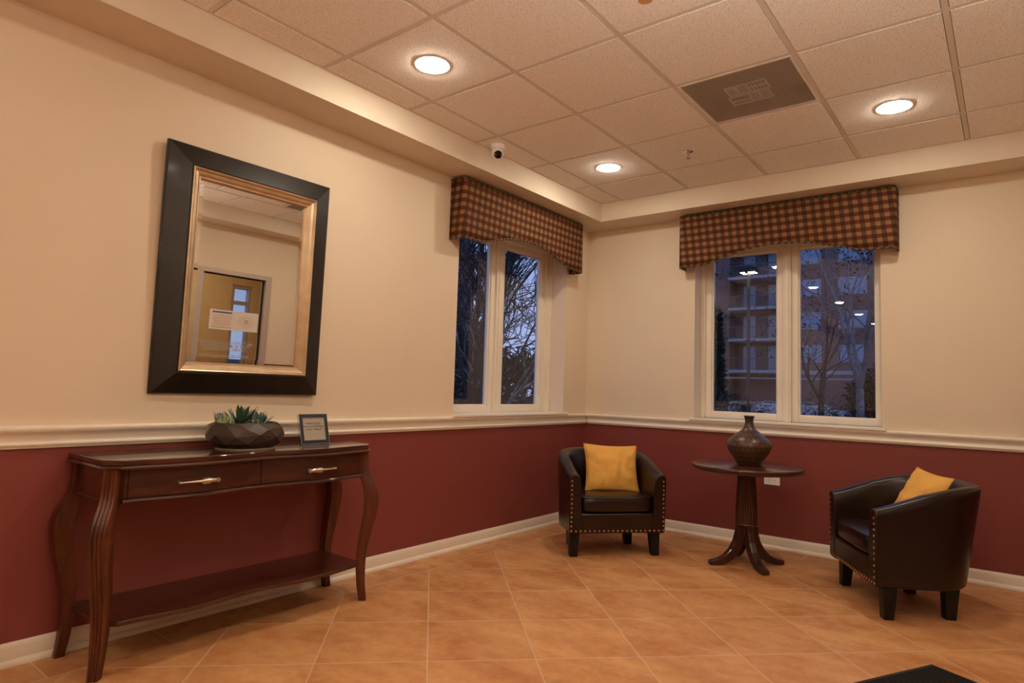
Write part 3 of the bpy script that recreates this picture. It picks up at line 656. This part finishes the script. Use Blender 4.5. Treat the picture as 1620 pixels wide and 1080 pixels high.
m.build('stonecrop_cluster', 'leaf_light', pl, smooth=True)
m = MB()
for k in range(9):
    a = k*.7; b = (-.118+.012*math.cos(a), .03+.012*math.sin(a), .114); leaf(m, b, a, 1.2, .060, .004, .003, .1)
    for j in range(10):
        t_ = j/10; leaf(m, (b[0], b[1], .121+.045*t_), j*2.4+k, .5, .010, .0025, .0015, .2)
m.build('sprig', 'leaf_pale', pl, smooth=True)
tag(pl, 'dark faceted bowl of mixed succulents with spiky leaves, on the console table', 'planter')

# ---------------------------------------------------------------- framed table sign
sg = empty('table_sign', (-3.090, -.245, .8205))
root_rot = Matrix.Rotation(math.radians(-15), 4, 'X')
def sp_(m): return m.xf(root_rot)
hw, H = .087, .160
m = MB(); b = .0022; m.box(-hw, -hw+b, -.001, .016, 0, H).box(hw-b, hw, -.001, .016, 0, H).box(-hw+b, hw-b, -.001, .016, 0, b).box(-hw+b, hw-b, -.001, .016, H-b, H); sp_(m).build('outer_edge', 'chrome', sg)
m = MB(); i_ = .018; h2 = hw-b
m.box(-h2, -h2+i_, 0, .014, b, H-b).box(h2-i_, h2, 0, .014, b, H-b).box(-h2+i_, h2-i_, 0, .014, b, b+i_).box(-h2+i_, h2-i_, 0, .014, H-b-i_, H-b); sp_(m).build('blue_frame', 'navy', sg)
m = MB(); j_ = i_; 
m.box(-h2+j_, -h2+j_+.0018, -.0008, .01, b+j_, H-b-j_).box(h2-j_-.0018, h2-j_, -.0008, .01, b+j_, H-b-j_).box(-h2+j_, h2-j_, -.0008, .01, b+j_, b+j_+.0018).box(-h2+j_, h2-j_, -.0008, .01, H-b-j_-.0018, H-b-j_); sp_(m).build('inner_edge', 'chrome', sg)
sp_(MB().box(-h2+i_, h2-i_, .006, .008, b+i_, H-b-i_)).build('paper_sheet', 'paper', sg)
m = MB(); m.add([(-h2+i_, .003, b+i_), (h2-i_, .003, b+i_), (h2-i_, .003, H-b-i_), (-h2+i_, .003, H-b-i_)], [(0, 1, 2, 3)]); sp_(m).build('glass', 'picture_glass', sg)
for i, s_ in enumerate(('PLEASE DO NOT', 'Place Hot Food, Beverages', 'on Table.  Thank you!')):
    text_mesh(s_, .0112 if i else .0118, 'ink', 'lettering', sg, root_rot @ Matrix.Translation((0, .0056, .110-.0155*i)) @ Matrix.Rotation(PI/2, 4, 'X'), ext=.0002, bold=.0001)
sp_(MB().box(.002, .041, .0052, .006, .1022, .1030)).build('underline', 'ink', sg)
m = MB(); m.loops([[(-.02, .016, .11), (.02, .016, .11), (.02, .020, .11), (-.02, .020, .11)], [(-.03, .016+.078, .0005+.0), (.03, .016+.078, .0005), (.03, .020+.078, .0005), (-.03, .020+.078, .0005)]])
m.v = [(x, y+(.03 if z > .05 else 0), z) for x, y, z in m.v]; m.build('easel_back', 'leg_black', sg)
tag(sg, 'small blue framed sign asking people to place nothing hot, on the console table', 'sign')

# ---------------------------------------------------------------- tub armchairs
def make_chair():
    r = empty('tub_armchair')
    yf = -.045; z0 = .165; NS = 56
    def plan(u, h, t):      # u 0..1 around the U, h 0..1 height, t inward offset
        w_ = .345+.012*h-t; y0 = yf+.235; ry = .312+.095*h-t
        s_len = .235; arc = 1.15*.5*PI*((w_+ry)/2)*1.0; tot = 2*s_len+2*arc*.87; a = u*tot
        if a < s_len: return (w_, yf+a)
        if a > tot-s_len: return (-w_, yf+(tot-a))
        th = (a-s_len)/(tot-2*s_len)*PI; c_, s_ = math.cos(th), math.sin(th); e_ = .86
        return (w_*math.copysign(abs(c_)**e_, c_), y0+ry*abs(s_)**e_)
    def ztop(y): k = min(max((y-yf)/.60, 0), 1); return .566+.134*math.sin(k*PI/2)**1.2
    L_ = []
    for i in range(NS+1):
        u = i/NS; sec = []
        zt = ztop(plan(u, 1, 0)[1]); fr = min(u, 1-u); 
        prof = [(0.0, z0, .10), (-.0, z0+.012, .0)] + [(0, z0+(zt-z0-.045)*k/5, 0) for k in range(1, 6)] + [(.004, zt-.018, 0), (.016, zt-.003, 0), (.036, zt, 0), (.062, zt-.006, 0), (.078, zt-.020, 0), (.086, zt-.05, 0), (.088, .46, 0), (.088, .36, 0), (.088, .26, 0), (.088, z0, 0)]
        for t_, z, _ in prof:
            h = (z-z0)/(.70-z0); x, y = plan(u, h, t_+(.012 if z == z0 else 0)); sec.append((x, y, z))
        L_.append(sec)
    n = len(L_[0]); m = MB(); m.loops([list(l) for l in L_], cap=False)
    m.f.append(tuple(range(n))); m.f.append(tuple(NS*n+j for j in range(n-1, -1, -1)))
    sh = m.build('shell', 'leather', r, smooth=True, angle=50, bevel=.007, seg=3)
    # piping along the front edge of each arm and around the top outer rim
    m = MB()
    m.tube([L_[i][n-10] for i in range(1, NS)], .0035, 6); m.build('piping', 'leather', r, smooth=True)
    m = MB(); m.box(-.262, .262, yf+.002, .33, z0+.001, .302); m.build('front_rail', 'leather', r, bevel=.012, seg=3, smooth=True, angle=60)
    m = MB(); n2 = 40; hx = .266
    def cus(k, t_):
        a = 2*PI*k/n2; c_, s_ = math.cos(a), math.sin(a)
        x = (hx-t_)*math.copysign(abs(c_)**.28, c_); yy = s_
        if yy < 0: y = .16+(.16+.055-.008-t_)*-abs(yy)**.28 + .0
        else: y = .16+(.30-t_)*abs(yy)**.75
        return x, y
    zz = [(.020, .306), (.006, .312), (0, .325), (0, .385), (.006, .402), (.022, .412), (.06, .418), (.13, .421), (.22, .422)]
    m.loops([[(*cus(k, t_), z) for k in range(n2)] for t_, z in zz]); m.build('seat_cushion', 'leather', r, smooth=True, angle=60)
    MB().tube([(*cus(k, .003), .405) for k in range(n2)]+[(*cus(0, .003), .405)], .0035, 6, cap=False).build('cushion_piping', 'leather', r, smooth=True)
    pts = []
    for sgn in (-1, 1):
        for k in range(12): pts.append((sgn*.333, .186+.0305*k))
    for k in range(1, 20): pts.append((-.333+.0333*k, .184))
    nm = None
    for x, z in pts:
        if nm is None:
            nh = MB().sphere((0, 0, 0), .0068, 10, 6, sy=.6).build('nailhead', 'nail_brass', r, smooth=True); nm = nh
        else: nh = nm.copy(); COL.objects.link(nh); nh.parent = r
        nh.location = (x, yf-.0005, z)
    for x, y in ((-.298, 0.0), (.298, 0.0), (-.222, .335), (.222, .335)):
        m = MB(); tx = .036; bx_ = .0265; k = 1 if y < .1 else 1
        zt_ = .172
        xo = math.copysign(1, x)
        L2 = []
        for z, hh in ((0.0005, bx_), (zt_, tx)):
            cx_ = x-xo*(hh-bx_)*.6; cy_ = y+hh; 
            L2.append([(cx_-hh, cy_-hh+.002, z), (cx_+hh, cy_-hh+.002, z), (cx_+hh, cy_+hh, z), (cx_-hh, cy_+hh, z)])
        m.loops(L2); m.build('leg', 'leg_black', r, bevel=.004)
    return r
ch = make_chair()
ch.location = (-1.083, -.925, 0); ch.rotation_euler = (0, 0, math.atan2(-.669, .744))
tag(ch, 'dark brown leather tub armchair facing the room, in the corner between the two windows', 'armchair', 'studded leather tub armchairs')
ch2 = copy_tree(ch); ch2.location = (-.938, -2.412, 0); ch2.rotation_euler = (0, 0, math.atan2(.493, .869)+PI)
ch2.rotation_euler = (0, 0, math.atan2(-.493, -.869))
tag(ch2, 'dark brown leather tub armchair turned sideways, right of the round pedestal table', 'armchair', 'studded leather tub armchairs')
# pillows
def make_pillow(seed, hw=.205, hh=.195, th=.062):
    N = 30; vs = []; fs = []
    def pt(i, j, s):
        u = -1+2*i/N; v = -1+2*j/N
        x = hw*u*(1-.085*(1-v*v)); z = hh*v*(1-.075*(1-u*u))
        e_ = max((1-u*u), 0)**.55*max((1-v*v), 0)**.55
        wr = noise.noise(Vector((u*2.2+seed, v*2.2, s*3)))*.016+noise.noise(Vector((u*5+seed, v*3, s*2)))*.008
        y = s*(th*e_)+wr*e_**.5
        # creases running in from the corners
        y += s*.005*math.sin(9*(abs(u)-abs(v)))*min(1, 3*(1-e_))*e_
        return (x, y, z)
    idx = {}
    for s in (-1, 1):
        for i in range(N+1):
            for j in range(N+1):
                edge = i in (0, N) or j in (0, N)
                if edge and (i, j, -1) in idx: idx[(i, j, s)] = idx[(i, j, -1)]; continue
                idx[(i, j, s)] = len(vs); vs.append(pt(i, j, s))
        for i in range(N):
            for j in range(N): fs.append((idx[(i, j, s)], idx[(i+1, j, s)], idx[(i+1, j+1, s)], idx[(i, j+1, s)]))
    m = MB(); m.add(vs, fs); r = empty('throw_pillow'); o = m.build('cushion_body', 'pillow_fabric', r, smooth=True, angle=180)
    ring = [pt(i, 0, 1) for i in range(N)]+[pt(N, j, 1) for j in range(N)]+[pt(N-i, N, 1) for i in range(N)]+[pt(0, N-j, 1) for j in range(N+1)]
    MB().tube(ring, .0028, 6, cap=False).build('seam', 'pillow_fabric', r, smooth=True)
    return r
def chair_local(chair, p, rx, ry, rz):
    Mx = Matrix.Translation(chair.location) @ Matrix.Rotation(chair.rotation_euler.z, 4, 'Z') @ Matrix.Translation(p) @ Matrix.Rotation(rz, 4, 'Z') @ Matrix.Rotation(rx, 4, 'X') @ Matrix.Rotation(ry, 4, 'Y')
    return Mx
p1 = make_pillow(1, .207, .178); p1.matrix_world = chair_local(ch, (.050, .262, .573), math.radians(-18), math.radians(2), math.radians(0))
tag(p1, 'mustard yellow square throw pillow standing upright on the corner armchair', 'pillow', 'yellow throw pillows')
p2 = make_pillow(7, .18, .175); p2.matrix_world = chair_local(ch2, (.01, .32, .585), math.radians(-28), math.radians(4), math.radians(6))
tag(p2, 'mustard yellow throw pillow mostly hidden behind the arm of the sideways armchair at right', 'pillow', 'yellow throw pillows')

# ---------------------------------------------------------------- round pedestal table
rt = empty('pedestal_table', (-.627, -1.677, 0))
MB().lathe([(.0, .630), (.345, .630), (.362, .634), (.370, .640), (.371, .644), (.364, .647), (.366, .650), (.367, .662), (.364, .667), (.355, .669), (.0, .669)], 72, cap=False).build('table_top', 'table_wood', rt, smooth=True, angle=40)
L_ = []; NR = 96
for z, r in ((.262, .064), (.275, .071), (.278, .070), (.40, .065), (.55, .056), (.625, .053), (.6305, .053)):
    L_.append([((r+(.0042*abs(math.sin(12*2*PI*k/NR)) if .277 < z else 0))*math.cos(2*PI*k/NR), (r+(.0042*abs(math.sin(12*2*PI*k/NR)) if .277 < z else 0))*math.sin(2*PI*k/NR), z) for k in range(NR)])
MB().loops(L_).build('pedestal_column', 'table_wood_leg', rt, smooth=True, angle=60)
MB().lathe([(.060, .262), (.073, .266), (.076, .272), (.073, .279), (.068, .281)], 48).build('collar', 'table_wood_leg', rt, smooth=True)
MB().obox((0, 0, .235), .045, .045, .032, PI/4).build('pedestal_block', 'table_wood_leg', rt)
MB().obox((0, 0, .21), .014, .014, .03, 0).build('drop_finial', 'table_wood_leg', rt)
for k in range(4):
    a = PI/4+PI/2*k; MX = Matrix.Rotation(a, 4, 'Z')
    outer = [(.066, .272), (.072, .22), (.088, .16), (.118, .105), (.160, .062), (.205, .040), (.245, .032), (.262, .026), (.262, .003)]
    inner = [(.012, .262), (.014, .20), (.026, .150), (.052, .095), (.095, .045), (.140, .018), (.185, .008), (.215, .002), (.235, .0008)]
    hw_ = [.026, .026, .025, .025, .024, .024, .024, .024, .023]
    L_ = [[(o_[0], -w_, o_[1]), (o_[0]+.003, -w_*.55, o_[1]+.003), (o_[0]+.003, w_*.55, o_[1]+.003), (o_[0], w_, o_[1]), (i_[0], w_, i_[1]), (i_[0], -w_, i_[1])] for o_, i_, w_ in zip(outer, inner, hw_)]
    MB().loops(L_).xf(MX).build('leg', 'table_wood_leg', rt, bevel=.002)
tag(rt, 'round dark wood pedestal table with fluted column and four curved feet, between the armchairs', 'table')
# vase
vs_ = empty('vase', (-.617, -1.690, .6693))
vp = [(.0, .0), (.074, .0), (.079, .004), (.088, .022), (.104, .047), (.122, .072), (.138, .098), (.146, .125), (.1465, .140), (.141, .158), (.124, .180), (.098, .202), (.070, .222), (.048, .240), (.036, .258), (.030, .275), (.027, .292), (.028, .310), (.032, .325), (.037, .334), (.035, .335), (.029, .330), (.024, .300), (.022, .270)]
NV = 64; m = MB(); m.loops([[(r*math.cos(2*PI*k/NV), r*math.sin(2*PI*k/NV), z) for k in range(NV)] for r, z in vp[1:]], cap=True)
o = m.build('vase_body', 'vase', vs_, smooth=True, angle=180)
uvl = o.data.uv_layers.new(name='UVMap')
for pl_ in o.data.polygons:
    us = [(math.atan2(o.data.vertices[o.data.loops[l].vertex_index].co.y, o.data.vertices[o.data.loops[l].vertex_index].co.x)/(2*PI)) % 1.0 for l in pl_.loop_indices]
    wrap = max(us)-min(us) > .5
    for l, u_ in zip(pl_.loop_indices, us):
        uvl.data[l].uv = ((u_+1 if wrap and u_ < .5 else u_), o.data.vertices[o.data.loops[l].vertex_index].co.z+.012)
tag(vs_, 'brown bottle-necked vase with rows of ringed dots, standing on the round pedestal table', 'vase')
# outlet
ol = empty('wall_outlet', (0, -1.667, .506)); 
MB().box(-.006, 0, -.058, .058, -.036, .036).build('cover_plate', 'white_plastic', ol, bevel=.002)
for s in (-1, 1):
    rc = MB().lathe([(.017, 0), (.017, .0085), (.0, .0088)], 24, cap=False).xf(Matrix.Translation((0, s*.0195, 0)) @ Matrix.Rotation(-PI/2, 4, 'Y')).build('receptacle', 'white_plastic', ol)
    m = MB().box(-.0095, -.0085, s*.0195-.001, s*.0195+.008, .0045, .0062).box(-.0095, -.0085, s*.0195-.001, s*.0195+.008, -.0062, -.0045).box(-.0095, -.0085, s*.0195-.009, s*.0195-.0055, -.002, .002); m.build('slots', 'dark_slot', rc)
tag(ol, 'white double power outlet on the burgundy wall behind the round table', 'outlet')
# floor mat
A = Vector((-1.727, -2.825)); d1 = (Vector((-2.139, -2.611))-A).normalized(); d2 = (Vector((-1.814, -2.974))-A); d2 = (d2-d1*d2.dot(d1)).normalized()
mt = empty('floor_mat', (A.x, A.y, 0)); 
def mp_(u_, v_): q = d1*u_+d2*v_; return (q.x, q.y)
m = MB(); m.prism([mp_(0, 0), mp_(1.5, 0), mp_(1.5, .85), mp_(0, .85)], .0005, .006); m.build('rubber_border', 'rubber', mt)
ang = math.atan2(d1.y, d1.x)
c_ = d1*.75+d2*.425; m = MB().box(-.73, .73, -.405, .405, .0055, .010); o = m.build('ribbed_carpet', 'mat', mt); o.location = (c_.x, c_.y, 0); o.rotation_euler = (0, 0, ang)
tag(mt, 'black ribbed entrance mat on the tile floor, its corner in the foreground', 'mat')

# ---------------------------------------------------------------- outside
GZ = -.70
struct(MB().box(.25, 120, -60, 90, GZ-.2, GZ).build('ground_street', 'asphalt'))
struct(MB().box(-60, .25, .25, 90, GZ-.2, GZ-.001).build('ground_lawn', 'lawn'))
struct(MB().box(-60, 120, -60, YB-2.2, GZ-.2, GZ-.002).build('ground_yard', 'lawn'))
def building(name, X, y0, y1, floors, bays, label, zb=.6, fh=2.9, z1=3.5):
    r = empty(name, (X, (y0+y1)/2, GZ)); oy = (y0+y1)/2
    def B(m, x0, x1, a, b, c, d_): m.box(x0-X, x1-X, a-oy, b-oy, c-GZ, d_-GZ); return m
    m = MB(); balc = [b for b in bays if b[0] == 'balcony']
    top = z1+fh*floors+.6
    cur = y0
    for _, a, b in sorted(balc, key=lambda q: q[1]): B(m, X, X+12, cur, a, GZ, top); B(m, X+1.8, X+12, a, b, GZ, top); cur = b
    B(m, X, X+12, cur, y1, GZ, top); m.build('wall', 'brick', r)
    m = MB()
    for k in range(-1, floors):
        zs = z1+fh*k
        for kind, a, b in bays:
            if kind == 'window' and k >= 0:
                m2 = MB(); B(m2, X-.05, X+.05, a-.1, b+.1, zs+.70, zs+2.20); wd = m2.build('window', 'concrete', r)
                m2 = MB(); mid = (a+b)/2; B(m2, X-.08, X-.04, a, mid-.05, zs+.80, zs+2.10); B(m2, X-.08, X-.04, mid+.05, b, zs+.80, zs+2.10); m2.build('pane', 'curtain_pale', wd)
            if kind == 'balcony':
                m2 = MB(); B(m2, X-.5, X+1.8, a, b, zs-.25, zs); sl = m2.build('balcony_slab', 'concrete', r)
                if k < 0: continue
                m2 = MB(); B(m2, X-.45, X-.40, a, b, zs+1.05, zs+1.12); B(m2, X-.45, X-.40, a, b, zs+.08, zs+.13)
                n_ = int((b-a)/.14)
                for q in range(n_+1): yy = a+(b-a)*q/n_; B(m2, X-.44, X-.41, yy-.012, yy+.012, zs+.1, zs+1.1)
                m2.build('railing', 'rail_metal', sl)
                for (p_, q_, mt_) in ((a+.25*(b-a)*0+.9, a+2.2, 'curtain_pale'), (a+2.35, a+3.3, 'dark_opening'), (a+3.4, a+4.5, 'curtain_pale')):
                    if q_ < b: m2 = MB(); B(m2, X+1.72, X+1.8, p_, q_, zs+.02, zs+2.3); m2.build('balcony_door', mt_, r)
    m = MB(); B(m, X-.06, X+.1, y0, y1, 3.15, 3.48); B(m, X-.04, X+.1, y0, y1, 2.7, 2.83); m.build('stone_band', 'concrete', r)
    tag(r, label, 'building'); return r
building('apartment_building', 55, -75, 27, 6, [('window', 19.3, 20.7), ('balcony', 12.6, 17.85), ('window', 9.95, 11.4), ('window', 6.4, 8.4), ('window', 2.2, 3.6), ('window', -1.6, -.2), ('window', 23.5, 25)], 'brick apartment building with balconies seen through the right window')
# building behind the trees of the left window
bl = empty('residential_block', (10, 60, GZ))
MB().box(28, 56, 0, 12, 0, 24).build('wall', 'brick', bl)
for k in range(6):
    for q in range(6): 
        wd = MB().box(29.5+q*4.3, 31.6+q*4.3, -.1, .05, 1.6+3.2*k, 3.4+3.2*k).build('window', 'concrete', bl); MB().box(29.6+q*4.3, 31.5+q*4.3, -.14, -.09, 1.7+3.2*k, 3.3+3.2*k).build('pane', 'curtain_pale', wd)
tag(bl, 'brick block with pale windows behind the bare trees, seen through the left window', 'building')
# street lamp
slm = empty('street_lamp', (25, 6.50, GZ))
MB().box(-.06, .06, -.06, .06, 0, 7.55).build('pole', 'pole_metal', slm)
MB().lathe([(.16, 0), (.16, .35), (.10, .40)], 16).build('lamp_base', 'concrete', slm)
m = MB(); m.loops([[(-.30, -.38, 7.58), (.30, -.38, 7.58), (.30, .38, 7.58), (-.30, .38, 7.58)], [(-.30, -.38, 7.82), (.30, -.38, 7.82), (.30, .38, 7.82), (-.30, .38, 7.82)], [(-.22, -.28, 7.90), (.22, -.28, 7.90), (.22, .28, 7.90), (-.22, .28, 7.90)]]); m.build('lamp_head', 'dark_slot', slm)
MB().box(-.24, .24, -.32, .32, 7.562, 7.579).build('lamp_lens', 'street_lens', slm)
tag(slm, 'lit street lamp with square black head on a tall pole, outside the right window', 'street lamp')
# cars
def car(loc, rz, mat, label, van=False):
    r = empty('parked_car', (loc[0], loc[1], GZ), rz)
    side = [(-2.2, .35), (-2.2, .75), (-1.9, .92), (-1.0, 1.0), (-.45, 1.42), (1.1, 1.45), (1.9, 1.02), (2.15, .95), (2.2, .4)] if not van else [(-2.3, .35), (-2.3, .85), (-1.3, 1.0), (-.7, 1.55), (2.1, 1.62), (2.3, 1.0), (2.3, .4)]
    lo = .86
    m = MB(); m.loops([[(x, y*(lo if z < 1.05 else .70), z) for x, z in side] for y in (-1, -.92, .92, 1)]); m.build('body', mat, r, bevel=.04, smooth=True, angle=50)
    m = MB(); m.loops([[(-.88, y, 1.02), (-.42, y*.93, 1.38), (1.05, y*.93, 1.40), (1.72, y, 1.04)] for y in (-.80, .80)]); m.build('side_glass', 'car_glass', r)
    for x in (-1.4, 1.4):
        for y in (-.80, .80): MB().lathe([(.0, -.1), (.31, -.1), (.32, 0), (.31, .1), (0, .1)], 20, cap=False).xf(Matrix.Translation((x, y, .33)) @ Matrix.Rotation(PI/2, 4, 'X')).build('wheel', 'rubber', r)
    tag(r, label, 'car', 'cars parked across the street')
car((50.5, 9.1), PI/2, 'car_white', 'pale parked car in the right-hand pane of the right window')
car((53, 6.3), PI/2, 'car_red', 'dark red parked car right of and beyond the pale one')
car((50.5, 17.6), PI/2, 'car_silver', 'silver parked car at the left edge of the right window')
car((52.5, 12.6), PI/2, 'car_white', 'pale parked car low in the left pane of the right window, above the vase')
# vegetation
def branch(m, p, d_, L, r, depth, rnd, droop=.0, n=4, kids=(2, 4), mn=.004):
    pts = [p]; rad = [r]; dd_ = d_.normalized()
    for k in range(n):
        dd_ = (dd_+Vector((rnd.uniform(-1, 1), rnd.uniform(-1, 1), rnd.uniform(-.6, .8)-droop))*.17).normalized(); pts.append(pts[-1]+dd_*(L/n)); rad.append(max(r*(1-.55*(k+1)/n), mn))
    m.tube(pts, rad, 5 if depth > 2 else 4, cap=False)
    if depth <= 0: return pts[-1:]
    ends = []
    for q in range(rnd.randint(*kids)):
        t_ = rnd.uniform(.3, 1.0); i = min(int(t_*n), n-1); b = pts[i].lerp(pts[i+1], t_*n-i)
        az = rnd.uniform(0, 2*PI); sp2 = rnd.uniform(.45, 1.0); perp = dd_.orthogonal().normalized(); perp = Matrix.Rotation(az, 3, dd_) @ perp
        ends += branch(m, b, dd_*math.cos(sp2)+perp*math.sin(sp2)+Vector((0, 0, .15)), L*rnd.uniform(.55, .8), rad[i]*rnd.uniform(.5, .7), depth-1, rnd, droop, n, kids, mn)
    ends += branch(m, pts[-1], dd_, L*.7, rad[-1], depth-1, rnd, droop, n, kids, mn)
    return ends
def bare_tree(name, loc, H, r, seed, label, mat='bark', forks=3, depth=4, lean=(0, 0), leaves=None, kids=(2, 3), trunk=.35, mn=.004):
    rn = random.Random(seed); ro = empty(name, (loc[0], loc[1], GZ)); m = MB(); tr = MB()
    tp = [Vector((0, 0, 0)), Vector((lean[0]*.3, lean[1]*.3, H*trunk*.5)), Vector((lean[0], lean[1], H*trunk))]
    tr.tube(tp, [r*1.25, r, r*.85], 8); tr.build('trunk', mat, ro, smooth=True)
    ends = []
    for k in range(forks):
        a = 2*PI*k/forks+rn.uniform(-.5, .5); ends += branch(m, tp[-1], Vector((math.cos(a)*.45, math.sin(a)*.45, 1)), H*.34, r*.6, depth, rn, 0, 4, kids, mn)
    m.build('branches', mat, ro)
    if leaves:
        lm = MB(); rn2 = random.Random(seed+5)
        for e_ in ends:
            for q in range(leaves[1]):
                c_ = e_+Vector((rn2.gauss(0, .18), rn2.gauss(0, .18), rn2.gauss(0, .16))); s_ = leaves[2]; a = Vector((rn2.uniform(-1, 1), rn2.uniform(-1, 1), rn2.uniform(-1, 1))).normalized(); b = a.orthogonal().normalized()
                lm.add([c_-a*s_, c_+b*s_*.6, c_+a*s_, c_-b*s_*.6], [(0, 1, 2, 3)])
        lm.build('foliage', leaves[0], ro)
    tag(ro, label, 'tree'); return ro
def bush(name, c, size, n, leaf_s, mat, seed, label, cat, kind=None, cone=False):
    rn = random.Random(seed); r = empty(name, (c[0], c[1], GZ)); m = MB(); zt = size[2]
    for k in range(n):
        u_, v_ = rn.uniform(-1, 1), rn.uniform(-1, 1); z = rn.random()**(.6 if cone else .38)*zt
        if cone: a = rn.uniform(0, 2*PI); rr = rn.random()**.3*(1-z/zt*.92); x, y = math.cos(a)*rr*size[0], math.sin(a)*rr*size[1]
        else:
            x, y = u_*size[0], v_*size[1]; z *= .86+.14*noise.noise(Vector((x*1.7+seed, y*1.7, 0)))*2
        s_ = leaf_s*rn.uniform(.6, 1.3); a = Vector((rn.uniform(-1, 1), rn.uniform(-1, 1), rn.uniform(-.3, 1))).normalized(); b = a.orthogonal().normalized(); b = Matrix.Rotation(rn.uniform(0, 6.28), 3, a) @ b; p_ = Vector((x, y, z))
        m.add([p_, p_+a*s_+b*s_*.28, p_+a*s_*2, p_+a*s_-b*s_*.28], [(0, 1, 2, 3)])
    m.build('foliage', mat, r)
    m = MB(); 
    if cone: m.tube([(0, 0, 0), (0, 0, zt*.9)], [size[0]*.12, .01], 6)
    else:
        for k in range(max(3, int(size[1]*4))): x, y = rn.uniform(-.8, .8)*size[0], rn.uniform(-.95, .95)*size[1]; m.tube([(x, y, 0), (x+rn.uniform(-.1, .1), y+rn.uniform(-.1, .1), zt*.8)], [.015, .006], 5)
    m.build('stems', 'bark', r); tag(r, label, cat); return r
bush('hedge', (2.6, -.9), (.45, 2.4, 1.93), 30000, .024, 'hedge_leaf', 2, 'low leafy hedge just outside the right window, below the parked cars', 'hedge')
bush('evergreen_shrub', (11, -.78), (.6, .50, 2.6), 5000, .07, 'evergreen', 4, 'dark evergreen shrub at the lower right of the right window', 'shrub')
bush('evergreen_shrub', (9.5, 2.28), (.40, .40, 3.8), 5000, .06, 'evergreen', 5, 'tall dark conifer at the left edge of the right window', 'shrub', cone=True)
bare_tree('bare_tree', (16, 1.45), 5.0, .10, 21, 'small bare forked tree in the right pane of the right window', forks=3, depth=3)
bare_tree('leafy_tree', (9.3, -.72), 6.8, .085, 33, 'tree holding dry brown leaves, at the right of the right window', 'bark_pale', forks=4, depth=3, leaves=('dry_leaf', 16, .040), trunk=.30)
lt = [((3.0, 4.2), 6.5, .07, 41, (.2, 0), 'bark', 4), ((5.6, 6.2), 8.5, .12, 42, (-.3, 0), 'bark', 4), ((4.4, 4.6), 5.5, .05, 43, (.1, .1), 'bark_pale', 4), ((8.5, 9), 11, .20, 44, (0, 0), 'bark', 4), ((7.0, 9.5), 10, .16, 45, (.4, 0), 'bark', 4), ((1.6, 2.6), 5, .05, 46, (.2, .1), 'bark', 4), ((11.5, 12), 11, .17, 47, (0, .2), 'bark_pale', 4), ((12.5, 17), 14, .25, 48, (0, .2), 'bark', 4)]
tl = ['slim bare tree close behind the left pane of the left window', 'dark bare tree standing behind the mullion of the left window', 'small pale bare tree low in the right pane of the left window', 'large dark bare tree filling the right pane of the left window', 'leaning dark bare tree in the left pane, behind the slim one', 'thin bare sapling nearest the left window', 'pale bare tree at the far right of the left window', 'tall bare tree in the distance behind the left window']
for (l_, H, r, sd, ln, mt_, dp), lb in zip(lt, tl): bare_tree('bare_tree', l_, H, r, sd, lb, mt_, 4, dp, ln, kids=(2, 3), trunk=.22, mn=.007)
bush('evergreen_shrub', (4.6, 5.2), (1.6, .9, 1.7), 5000, .06, 'evergreen', 14, 'low dark undergrowth below the trees, at the foot of the left window', 'shrub')
bush('evergreen_shrub', (9.5, 8.6), (2.6, 1.5, 3.2), 6000, .12, 'evergreen', 15, 'broad dark evergreen behind the bare trees, right pane of the left window', 'shrub')
bush('evergreen_shrub', (5.1, 7.8), (.9, .9, 7.5), 7000, .12, 'evergreen', 16, 'tall dark conifer in the left pane of the left window', 'shrub', cone=True)
